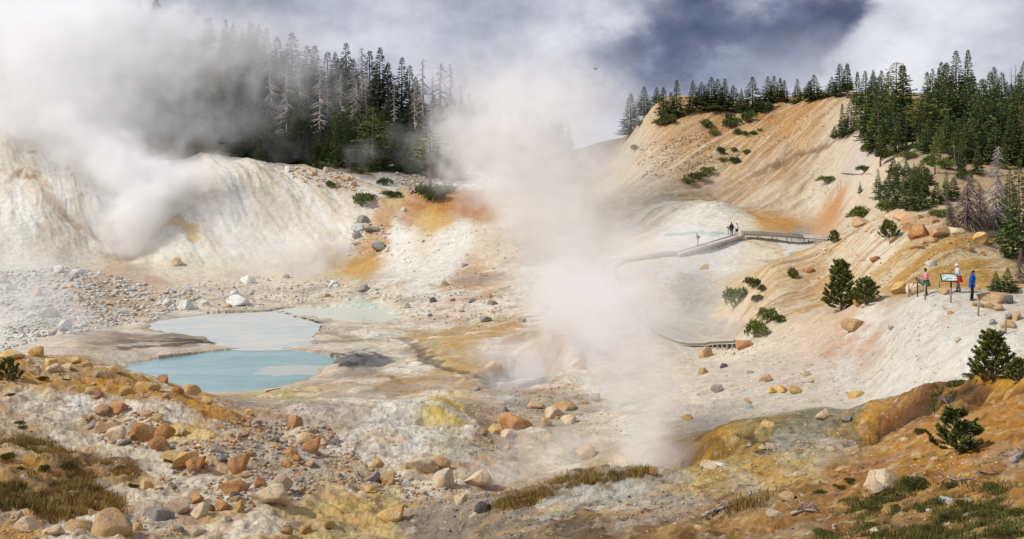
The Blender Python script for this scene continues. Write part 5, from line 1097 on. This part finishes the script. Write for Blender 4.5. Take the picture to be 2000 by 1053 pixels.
# interpretive panels
def panel_art(name, seed, cols):
    m, t, b = material(name); tc = t.n.new('ShaderNodeTexCoord').outputs['Generated']
    n = t.noise(tc, 3.2 + seed, 3, .6); bx = t.node('ShaderNodeTexBrick', None, Vector=tc, Scale=2.3); c = t.ramp(n, [(.3, cols[0]), (.46, cols[1]), (.56, cols[2]), (.68, cols[3])])
    setb(t, b, c, .3); return m
A1 = panel_art('blue_panel_print', 0, [tuple(lin((60, 84, 150))), tuple(lin((92, 120, 190))), tuple(lin((160, 180, 220))), tuple(lin((210, 214, 226)))])
A2 = panel_art('pale_map_print', 1.3, [tuple(lin((90, 120, 110))), tuple(lin((150, 176, 172))), tuple(lin((196, 210, 206))), tuple(lin((224, 226, 216)))])
def info_panel(px, pyb, wpx, label, art, face, tiltx, w, d, top, legs):
    p = hit(px, pyb); r = empty('information_panel', p, face)
    for x in legs: m = MB(); m.box((x, .12, top * .45 - .15), .09, .07, top * .9 + .3); m.build('leg', M_black, r, False, .01)
    T = Matrix.Rotation(tiltx, 3, 'X'); m = MB()
    for x, y, sx, sy in ((0, d / 2 - .025, w, .05), (0, -d / 2 + .025, w, .05), (w / 2 - .025, 0, .05, d - .1), (-w / 2 + .025, 0, .05, d - .1)): m.box(T @ Vector((x, y, 0)) + Vector((0, 0, top)), sx, sy, .06, T)
    m.build('panel_frame', M_black, r)
    m = MB(); m.box(Vector((0, 0, top)), w - .1, d - .1, .03, T); pr = m.build('panel_board', art, r)
    m = MB(); m.box(T @ Vector((0, 0, -.05)) + Vector((0, 0, top)), w * .5, d * .7, .04, T); m.build('bracket', M_black, r)
    return tag(r, label, 'sign')
info_panel(1796, 578, 0, 'narrow blue information panel tilted steeply on a black post beside the person in pink', A1, rad(64), rad(46), .85, .60, .92, (.0,))
info_panel(1854, 570, 0, 'wide pale map panel in a black frame in front of the person in white', A2, rad(-14), rad(40), .98, .64, .86, (.12,))
info_panel(1424, 459, 0, 'small dark information panel on the boardwalk corner near the couple', A1, rad(60), rad(45), .9, .6, .95, (0,))

# ------------------------------------------------------------------ people
def merged(mb, voxel, mats, name, parent, smooth_it=4):
    me = bpy.data.meshes.new('tmp'); me.from_pydata(mb.v, [], mb.f); o = bpy.data.objects.new('tmp', me); C.objects.link(o)
    a = o.modifiers.new('r', 'REMESH'); a.mode = 'VOXEL'; a.voxel_size = voxel
    s = o.modifiers.new('s', 'SMOOTH'); s.iterations = smooth_it; s.factor = .5
    dg = bpy.context.evaluated_depsgraph_get(); nm = bpy.data.meshes.new_from_object(o.evaluated_get(dg)); nm.name = name
    bpy.data.objects.remove(o); bpy.data.meshes.remove(me)
    nm.materials.clear(); nm.materials.append(mats); nm.polygons.foreach_set('use_smooth', np.ones(len(nm.polygons), bool))
    return link_obj(name, nm, parent)
M_skin = plain('skin', tuple(lin((205, 160, 135)) * .8), .55); M_hair = plain('dark_hair', (.02, .014, .01), .6); M_eye = plain('eye_dark', (.01, .01, .01), .3)
_cloth = {}
def cloth(name, c):
    if name not in _cloth:
        m, t, b = material(name); tc = t.n.new('ShaderNodeTexCoord').outputs['Object']; n = t.noise(tc, 9, 4, .6); setb(t, b, t.mixc(t.map(n, .3, .7), tuple(q * .8 for q in c), tuple(q * 1.1 for q in c)), .85, n, .5, .02); _cloth[name] = m
    return _cloth[name]
def person(loc, rz, height, label, top, legs, shoes=(.03, .028, .026), lean=0.0, stride=.08, arms='down', hat=None, hair=True, wrap=None, coat=False, pack=None, head_turn=0, vox=.012, shorts=False, sleeves=True):
    s = height / 1.7; r = empty('person', loc, rz, s)
    def J(x, y, z): return Vector((x + lean * max(0, z - .9), y, z))
    hip = [J(0, .09, .90), J(0, -.09, .90)]; kn = [J(.03 + stride * .6, .10, .49), J(.03 - stride * .3, -.10, .49)]; an = [J(stride, .105, .08), J(-stride - .02, -.105, .08)]
    sh = [J(-.01, .18, 1.40), J(-.01, -.18, 1.40)]
    if arms == 'down': el = [J(-.03, .25, 1.13), J(-.03, -.25, 1.13)]; wr = [J(.06, .24, .88), J(.06, -.24, .88)]
    elif arms == 'pocket': el = [J(-.12, .27, 1.15), J(-.12, -.27, 1.15)]; wr = [J(.10, .17, .97), J(.10, -.17, .97)]
    else: el = [J(.06, .24, 1.14), J(.08, -.23, 1.15)]; wr = [J(.27, .17, 1.08), J(.30, -.15, 1.22)]
    hd = J(.03, 0, 1.59); ct, st = math.cos(head_turn), math.sin(head_turn)
    def H(x, y, z): return hd + Vector((x * ct - y * st, x * st + y * ct, z))
    b = MB(); b.tube([J(0, 0, .86), J(0, 0, 1.05), J(0, 0, 1.25), J(0, 0, 1.40), J(.0, 0, 1.45)], [.125, .115, .14, .13, .06], 12)
    b.tube([J(0, 0, 1.40), J(.02, 0, 1.54)], [.055, .05], 10); b.ball(hd, .1, 14, 10, (1.0, .80, 1.18)); b.ball(H(.035, 0, -.06), .06, 10, 8, (1, .9, 1))
    b.ball(H(.105, 0, -.012), .018, 6, 5, (1.1, .8, 1.4)); b.ball(H(.098, 0, -.058), .012, 6, 5, (.6, 1.8, .7))
    for k in (-1, 1): b.ball(H(-.005, k * .083, -.01), .022, 6, 5, (1, .5, 1.4))
    for k in (0, 1):
        b.tube([hip[k] + Vector((0, 0, .02)), kn[k], an[k]], [.085, .055, .036], 10); b.tube([an[k], an[k] + Vector((.14, 0, -.045))], [.036, .03], 8)
        b.tube([sh[k], el[k], wr[k]], [.052, .04, .026], 8); b.ball(sh[k], .058, 8, 6)
        d = (wr[k] - el[k]).normalized(); sd = 1 if k == 0 else -1; cr = d.cross(Vector((0, sd, .2))).normalized(); pl = wr[k] + d * .085
        b.tube([wr[k], wr[k] + d * .05, pl], [.026, .034, .03], 8)
        for q in range(4):
            o_ = cr * (.026 - .0175 * q); ln = (.06, .072, .068, .052)[q]; cu = Vector((0, -sd * .25, 0))
            b.tube([pl + o_ - d * .02, pl + o_ + d * ln * .55, pl + o_ + (d + cu * .6) * ln], [.0105, .010, .008], 6)
        b.tube([wr[k] + d * .03 + cr * .025, wr[k] + d * .06 + cr * .052, wr[k] + d * .095 + cr * .058], [.012, .011, .009], 6)
    merged(b, vox, M_skin, 'body', r, 2)
    for k in (-1, 1): e = MB(); e.ball(H(.088, k * .034, .012), .011, 6, 5); e.build('eye', M_eye, r, True)
    t = MB(); hem = .74 if coat else .90; t.tube([J(0, 0, hem), J(0, 0, 1.02), J(0, 0, 1.22), J(0, 0, 1.38), J(.0, 0, 1.47)], [.185 if coat else .15, .165 if coat else .145, .175 if coat else .165, .165, .075], 14)
    for k in (0, 1):
        t.ball(sh[k], .082 if coat else .07, 10, 7)
        w_ = wr[k].lerp(el[k], .06) if sleeves else el[k].lerp(sh[k], .3); t.tube([sh[k], el[k], w_] if sleeves else [sh[k], w_], ([.078, .064, .05] if coat else [.064, .053, .04]) if sleeves else [.066, .06], 10)
    if coat: t.tube([J(-.03, 0, 1.42), J(.0, 0, 1.53)], [.11, .085], 12)
    merged(t, vox, cloth(*top), 'jacket' if coat else 'shirt', r)
    t = MB(); t.tube([J(0, 0, .84), J(0, 0, .99)], [.15, .142], 14)
    for k in (0, 1):
        a_ = hip[k]; e_ = (kn[k] if shorts else an[k] + Vector((0, 0, .0))); t.tube([a_ + Vector((0, 0, .03)), a_.lerp(kn[k], .5), kn[k]] + ([] if shorts else [e_]), [.105, .09, .075] + ([] if shorts else [.062]), 10)
    merged(t, vox, cloth(*legs), 'trousers', r)
    for k in (0, 1): t = MB(); t.ball(an[k] + Vector((.055, 0, -.035)), .055, 10, 7, (2.5, .95, .85)); t.ball(an[k] + Vector((-.01, 0, .0)), .052, 8, 6, (1, .9, 1.1)); merged(t, vox, cloth('shoe', shoes), 'shoe', r, 2)
    if hair: t = MB(); t.ball(H(-.018, 0, .025), .108, 14, 10, (1.0, .86, 1.08)); t.ball(H(-.045, 0, -.04), .075, 10, 8, (.8, 1, 1.2)); merged(t, vox, M_hair, 'hair', r, 2)
    if hat: t = MB(); t.ball(H(-.005, 0, .065), .108, 14, 9, (1.02, .9, .75)); t.ball(H(.10, 0, .045), .075, 10, 6, (1, .95, .16)); merged(t, vox, cloth(*hat), 'cap', r, 2)
    if wrap:
        t = MB(); t.tube([J(-.02, 0, .60), J(-.01, 0, .80), J(0, 0, 1.0)], [.26, .215, .165], 14); t.tube([J(.12, .05, .98), J(.2, .07, .72)], [.05, .07], 8); t.tube([J(.12, -.05, .98), J(.18, -.1, .66)], [.05, .07], 8); merged(t, vox, cloth(*wrap), 'waist_jacket', r)
    if pack: t = MB(); t.ball(J(-.2, 0, 1.22), .17, 12, 9, (.75, .95, 1.35)); merged(t, vox, cloth(*pack), 'backpack', r, 2)
    return tag(r, label, 'person')
def stand(px, pyb): return hit(px, pyb)
person(stand(1898, 587), rad(-20), 1.72, 'person in a blue jacket and black trousers with hands in pockets', ('blue_jacket', (.012, .085, .42)), ('black_trousers', (.012, .012, .014)), (.10, .075, .06), .10, .03, 'pocket', coat=True, head_turn=rad(-25))
person(stand(1872, 570), rad(172), 1.70, 'person in white cap and pale top with a red jacket tied at the waist', ('pale_top', (.62, .60, .57)), ('grey_trousers', (.20, .17, .16)), (.35, .33, .31), .10, .10, 'hold', ('white_cap', (.78, .76, .74)), False, ('red_jacket', (.62, .012, .018)))
person(stand(1809, 578), rad(178), 1.66, 'person with dark hair in a pink shirt reading the blue panel', ('pink_shirt', (.66, .27, .36)), ('dark_trousers', (.022, .022, .026)), (.03, .028, .03), .06, .06, 'hold', wrap=('green_bag', (.045, .13, .07)))
def on_deck(px, py, dz): p = hit(px, py + 8); p.z = CZ - (py - HOR) / F * p.y; return p
person(on_deck(1429, 460, 0), rad(85), 1.78, 'person in dark jacket standing at the boardwalk corner', ('dark_jacket', (.02, .022, .03)), ('dark_jeans', (.03, .032, .045)), (.03, .03, .03), .04, .05, 'down', ('dark_hat', (.03, .03, .032)), True, vox=.02, coat=True)
person(on_deck(1439, 460, .62), rad(95), 1.70, 'person in white shirt and black shorts beside the dark-clad one', ('white_shirt', (.72, .70, .67)), ('black_shorts', (.02, .02, .022)), (.05, .05, .05), .02, .04, 'down', None, True, vox=.02, shorts=True, sleeves=False)
person(on_deck(1363, 481, .0), rad(200), 1.74, 'lone walker with a dark backpack on the misty boardwalk ramp', ('grey_shirt', (.16, .17, .16)), ('pale_trousers', (.40, .38, .35)), (.08, .07, .06), .10, .14, 'hold', ('grey_hat', (.10, .10, .10)), False, pack=('dark_pack', (.05, .06, .055)), vox=.02)

# ------------------------------------------------------------------ dead wood lying about, and a bird
def fallen(pix, r0, label, twigs=5, name='fallen_branch', mat=None, seed=0, lift=.06, spread=.5):
    q = random.Random(seed + 77); P = [hit(*p) + Vector((0, 0, lift)) for p in pix]; o0 = P[0].copy(); m = MB(); L = [p - o0 for p in P]
    n = len(L); m.tube(L, [r0 * (1 - .7 * i / (n - 1)) for i in range(n)], 7)
    for k in range(twigs):
        i = q.randrange(n - 1); b_ = L[i].lerp(L[i + 1], q.random()); d = Vector((q.uniform(-1, 1), q.uniform(-.6, .6), q.uniform(.1, .9))).normalized() * spread * q.uniform(.5, 1.2)
        m.tube([b_, b_ + d * .5 + Vector((0, 0, .02)), b_ + d], [r0 * .4, r0 * .28, .006], 5)
    o = m.build(name, mat or M_dead, None, True); o.location = o0; return tag(o, label, 'branch')
fallen([(1372,1012),(1400,1000),(1440,988),(1475,984)], .06, 'grey bent branch lying on the brown slope near a grass tuft', 3, seed=1)
fallen([(1545,1008),(1570,1000),(1600,1003)], .05, 'tangled grey roots on the brown slope below the pale slab', 9, seed=2)
fallen([(1838,945),(1850,938),(1868,944)], .03, 'small silvery dead twigs above the heather', 8, seed=3, spread=.35)
fallen([(1868,944),(1890,940),(1920,946)], .028, 'dark broken stick beside the silvery twigs', 3, mat=M_dead2, seed=4, spread=.2)
fallen([(1978,905),(1990,895),(2002,884)], .09, 'grey weathered stump piece at the frame edge on the brown slope', 5, 'fallen_log', seed=5, spread=.25)
fallen([(1912,925),(1935,930),(1950,928)], .03, 'dark twig lying on the orange soil below the little pine', 3, mat=M_dead2, seed=6, spread=.2)
fallen([(1643,341),(1670,343),(1700,342)], .10, 'long dark fallen pole on the bleached slope', 2, 'fallen_log', M_dead2, 7, .1, .5)
fallen([(1840,600+0),(1846,604),(1850,606)], .02, 'tiny stick on the white slope', 1, seed=8, spread=.1)
fallen([(520,766),(548,760)], .07, 'dark stick lying at the near shore of the blue pool', 0, mat=M_dead2, seed=9)
fallen([(1835,782),(1850,792),(1858,806)], .05, 'tangle of exposed roots on the cut orange bank', 12, 'exposed_roots', M_dead2, 10, .1, .45)
fallen([(1372,915),(1360,925)], .03, 'short stick by the vent hole', 1, seed=11, spread=.1)
bd = MB(); bp = Vector(((1163 - 1000) / F * 120, 120, CZ - (135 - HOR) / F * 120))
bd.ball((0, 0, 0), .07, 10, 8, (2.6, 1, .9)); bd.ball((.2, 0, .04), .05, 8, 6)
bird = empty('bird', bp, rad(60)); bo = merged(bd, .015, M_black, 'body', bird, 2)
for k in (-1, 1):
    m = MB(); m.add([(.10, k * .04, .02), (.06, k * .22, .14), (-.02, k * .42, .10), (-.10, k * .22, .11), (-.08, k * .04, .01), (.10, k * .04, .04), (.06, k * .22, .155), (-.02, k * .42, .11), (-.10, k * .22, .125), (-.08, k * .04, .03)], [(0, 1, 3, 4), (1, 2, 3), (5, 9, 8, 6), (6, 8, 7), (0, 5, 6, 1), (1, 6, 7, 2), (2, 7, 8, 3), (3, 8, 9, 4), (4, 9, 5, 0)]); m.build('wing', M_black, bird)
tag(bird, 'small dark bird flying against the dark cloud', 'bird')
print('T 40_things', round(time.time() - _T0, 1))
# ------------------------------------------------------------------ steam: drifting volumes rising from the vents
def steam(name, label, blobs, vox, seed, w1, w2, grain, k, soft=(.30, .95), A=1.25, wa=(.5, .45), col_=(.999, .999, 1.0), aniso=.1):
    """blobs: photo column, row, distance, radius m, fullness; k: density per metre where the steam is full"""
    bl = []
    for px, py, D, r, s in blobs:
        r3 = r if hasattr(r, '__len__') else (r, r, r)
        bl.append((Vector(((px - 1000) / F * D, D, CZ - (py - HOR) / F * D)), r3, s))
    lo_ = Vector([min(c[i] - 1.8 * r[i] for c, r, s in bl) for i in range(3)]); hi_ = Vector([max(c[i] + 1.8 * r[i] for c, r, s in bl) for i in range(3)])
    lo_.z = max(lo_.z, -2); dim = hi_ - lo_; res = [max(8, int(d / vox)) for d in dim]
    m = bpy.data.materials.new(name + '_vapour'); m.use_nodes = True; tt = NT(m.node_tree); tt.n.remove(tt.n['Principled BSDF'])
    pv = tt.node('ShaderNodeVolumePrincipled', None, Color=(*col_, 1), Density=1.0, Anisotropy=aniso)
    pv.inputs['Density Attribute'].default_value = 'density'
    tt.l.new(pv.outputs[0], tt.n['Material Output'].inputs['Volume'])
    g = bpy.data.node_groups.new(name, 'GeometryNodeTree'); g.interface.new_socket('Geometry', in_out='INPUT', socket_type='NodeSocketGeometry'); g.interface.new_socket('Geometry', in_out='OUTPUT', socket_type='NodeSocketGeometry')
    t = NT(g); out = t.n.new('NodeGroupOutput'); p = t.n.new('GeometryNodeInputPosition').outputs[0]
    def warp(p, wavelength, amp, off):
        q = t.vmath('ADD', t.vmath('SCALE', p, 1 / wavelength), (off, off * 1.7, -off))
        c = t.noise(q, 1.0, 2, .5, 0, 1)
        return t.vmath('ADD', p, t.vmath('SCALE', t.vmath('SUBTRACT', c, (.5, .5, .5)), amp * 2))
    p1 = warp(p, w1, w1 * wa[0], seed); p1 = warp(p1, w2, w2 * wa[1], seed + 5.3)
    tot = None
    for c, r, s in bl:
        d = t.vmath('SUBTRACT', p1, tuple(c)); d = t.vmath('DIVIDE', d, tuple(r)); q = t.vmath('DOT_PRODUCT', d, d, out=1)
        e = t.math('MULTIPLY', t.math('EXPONENT', t.math('MULTIPLY', q, -1.1)), s)
        tot = e if tot is None else t.math('ADD', tot, e)
    sh = t.math('MINIMUM', tot, 1.0)
    n1 = t.noise(t.vmath('ADD', t.vmath('SCALE', p1, 1 / grain), (seed, -seed, 3.1)), 1, 5, .60)
    bil_ = t.math('ABSOLUTE', t.math('SUBTRACT', t.noise(t.vmath('ADD', t.vmath('SCALE', p1, 1.0 / grain), (-seed, 2.0, seed)), 1.3, 3, .55), .5))   # rounded lobes
    field = t.math('ADD', sh, t.math('MULTIPLY', t.math('SUBTRACT', t.math('SUBTRACT', n1, .52), t.math('MULTIPLY', t.math('SUBTRACT', bil_, .08), .8)), A))
    dens = t.math('MULTIPLY', t.map(field, soft[0], soft[1], 0, 1, True), t.map(tot, .04, .22, 0, k, True))
    vc = t.n.new('GeometryNodeVolumeCube'); t.set(vc.inputs['Density'], dens)
    vc.inputs['Min'].default_value = lo_; vc.inputs['Max'].default_value = hi_
    for ax, kk in zip('XYZ', res): vc.inputs['Resolution ' + ax].default_value = kk
    sm = t.n.new('GeometryNodeSetMaterial'); sm.inputs['Material'].default_value = m
    t.l.new(vc.outputs[0], sm.inputs[0]); t.l.new(sm.outputs[0], out.inputs[0])
    me = bpy.data.meshes.new(name); me.materials.append(m)
    o = link_obj(name, me); md = o.modifiers.new('vapour', 'NODES'); md.node_group = g
    tag(o, label, None, None, 'stuff'); print(name, res, [round(q, 1) for q in dim])
    return o
steam('steam', 'white steam column rising from the vent hole below the ochre bank',
      [(1290,905,48.2,(1.3,1.6,.9),.8),(1262,890,48.6,(1.2,1.5,1.0),.7),(1275,845,49,(1.25,1.4,1.3),.9),(1262,790,49.6,(1.35,1.5,1.5),.85),(1240,735,50.5,(1.5,1.7,1.5),.85),(1210,690,51.5,(1.8,2.0,1.5),.9),(1170,645,53,(2.2,2.2,1.6),1.0),(1120,610,55,(2.2,2.4,1.5),.95),(1190,600,55,(1.9,2.2,1.4),.8),(1130,575,57,(2.3,2.5,1.4),.75),(1080,560,59,(2.2,2.4,1.4),.55),(1070,510,63,(2.6,3,2.0),.38),(1160,530,61,(2.6,3,2.0),.4),(1330,875,49,(1.2,1.4,1.2),.35)],
      .22, 3.1, 2.8, 1.0, 1.2, .44, A=2.8, soft=(.12, 1.25))
steam('steam', 'low shreds of vapour blowing along the stony channel',
      [(1010,905,50,(1.6,1.6,.8),.5),(1060,880,51,(1.6,1.5,.9),.45),(965,935,48,(1.0,1.2,.6),.5),(1120,880,51,(1.5,1.5,.8),.4),(1180,850,51,(1.4,1.5,1.0),.38),(980,770,80,(2.5,3,1.8),.5),(960,800,74,(2,2.4,1.4),.42),(1010,715,86,(3,3.5,2.2),.5),(1050,690,90,(3,4,2.2),.45),(935,690,95,(3,3.5,1.8),.38),(1090,740,82,(3,3,2),.36),(1230,760,72,(3,3,2),.36)],
      .3, 7.7, 3.4, 1.2, 1.7, .34, A=1.9, soft=(.05, 1.1))
steam('steam', 'broad white steam plume drifting up from the far basin toward the clouds',
      [(1090,470,158,(5.5,7,3.5),.75),(1075,435,162,(6.5,8,4),.95),(1050,400,166,(7.5,8,5),1.0),(1020,360,169,(8,9,5),1.0),(985,320,172,(8,9,5),1.0),(945,285,175,(7,8,5),.95),(1050,310,176,(8,9,6),.85),(915,255,178,(5,7,4),.75),(1010,255,180,(9,10,6),.8),(1090,240,184,(9,9,7),.62),(1060,180,189,(11,10,6),.58),(1130,310,178,(8,9,6),.55),(1150,380,172,(8,9,5),.5),(1180,430,165,(9,8,4),.45),(990,185,196,(12,10,6),.5),(930,150,204,(13,10,6),.42),(1130,180,200,(10,10,6),.42),(860,335,195,(5,5,3.5),.5),(1200,300,190,(8,8,6),.36)],
      .65, 8.4, 10, 3.2, 3.2, .088, A=2.9, soft=(.05, 1.25))
steam('steam', 'thin steam veil lying over the boardwalk basin',
      [(1150,500,130,(8,9,4),.50),(1200,550,122,(8,9,3.5),.45),(1120,560,116,(7,7,4),.55),(1250,610,110,(7,7,3),.45),(1180,640,103,(6,6,3.5),.55),(1330,620,108,(7,7,2.5),.30),(1290,700,92,(4.5,4.5,3),.45),(1250,480,143,(9,9,4),.45),(1350,500,138,(8,8,3),.28),(1460,610,104,(4,4,2.0),.40),(1500,640,98,(3,3,1.6),.34),(1390,550,122,(8,8,3),.28),(1310,780,75,(3.5,3.5,2.5),.4)],
      .6, 5.2, 9, 3, 4.0, .075, A=1.7, soft=(-.05, 1.0))
steam('steam', 'brilliant dense white billows boiling out of the fumarole on the white cliff',
      [(255,492,181,(1.9,2.4,1.8),.9),(252,465,182,(2.6,3,2.4),1.0),(262,430,184,(3.4,4,2.8),1.0),(285,395,187,(4.4,4.5,3.0),1.05),(320,362,190,(4.8,4.5,2.8),1.0),(360,340,192,(4.2,4.5,2.2),.85),(250,350,190,(4.6,5,3.4),1.0),(215,315,194,(4.6,5,3.4),.95),(165,275,198,(5,6,3.6),.85),(290,330,193,(4,4,2.6),.8),(130,240,201,(5,6,3.4),.7)],
      0.5, 3.9, 5, 1.8, 2.2, .30, A=2.4, soft=(.30, 1.0))
steam('steam', 'billowing white steam pouring up from the fumarole on the left white cliff',
      [(255,492,181,(2.6,3,2.4),.8),(250,460,183,(3.6,4,3),.9),(262,420,185,(4.6,5,3.6),1.0),(290,385,188,(6.0,6,4),1.1),(330,350,191,(6.5,6,3.6),1.05),(255,355,191,(6.0,6,4.5),1.0),(380,330,194,(6,6,3),.8),(215,310,195,(6.5,7,5),1.0),(165,270,199,(7.5,8,5.5),1.0),(120,220,203,(8.5,9,6),1.0),(70,175,207,(9,9,6),.95),(150,165,209,(9,9,6),.9),(220,230,208,(7,8,5),.75),(20,110,213,(11,11,7),.95),(110,100,215,(11,11,7),.9),(230,120,217,(11,11,6),.75),(320,120,219,(9,9,6),.62),(330,180,218,(8,8,6),.62),(290,250,213,(7,7,4.5),.5),(180,40,222,(14,12,6),.9),(50,40,222,(14,12,6),.9),(320,50,226,(12,10,5),.6),(400,260,216,(8,8,4),.5),(10,230,205,(8,8,6),.7),(60,240,203,(6,7,5),.7),(190,480,180,(4,4,3),.42),(150,430,184,(5,5,4),.45),(110,380,188,(5,5,4),.42)],
      .75, 12.7, 9, 3.0, 3.8, .17, A=2.4, soft=(.10, 1.15))
steam('steam', 'grey mist drifting in front of the wooded hill',
      [(470,250,232,(10,8,4.5),.50),(400,200,230,(9,8,6),.50),(370,265,228,(8,7,4.5),.45),(540,190,238,(11,8,7),.38),(500,110,244,(13,9,6),.52),(430,60,246,(16,9,5),.75),(390,110,240,(11,8,6),.7),(590,130,246,(11,8,6),.36),(640,170,244,(9,8,7),.28),(700,318,232,(4.5,5,2.8),.70),(740,300,233,(3,4,2.2),.5),(560,290,234,(7,6,2.6),.36),(890,250,232,(8,8,7),.58),(840,300,230,(6,6,3.6),.40),(950,210,236,(9,8,7),.62),(880,150,245,(10,9,5),.40),(800,270,238,(6,6,4),.34),(590,60,250,(12,9,4),.34)],
      .9, 17.9, 11, 4, 4.5, .09, A=1.9, soft=(.08, 1.15), col_=(.99, .99, .992))
steam('steam', 'low white vapour hugging the foot of the pale cliff and the rubble',
      [(470,480,176,(6,4,4),.42),(560,500,174,(6,4,3.2),.58),(640,490,174,(5,4,3.4),.45),(600,440,178,(7,4,4),.34),(430,420,182,(6,4,5),.36),(520,532,171,(7,3,1.6),.5),(610,535,170,(4.5,3,1.8),.55),(40,570,138,(5,5,3.2),.5),(30,640,120,(5,5,2.2),.52),(110,600,128,(5,5,2.2),.36),(60,520,158,(6,5,3),.42),(160,660,112,(5,4,1),.28),(330,500,176,(5,4,3),.34)],
      .6, 23.1, 8, 2.8, 3.2, .17, A=1.8, soft=(-.05, 1.0))
sc.cycles.volume_step_rate = 2.5; sc.cycles.volume_max_steps = 256
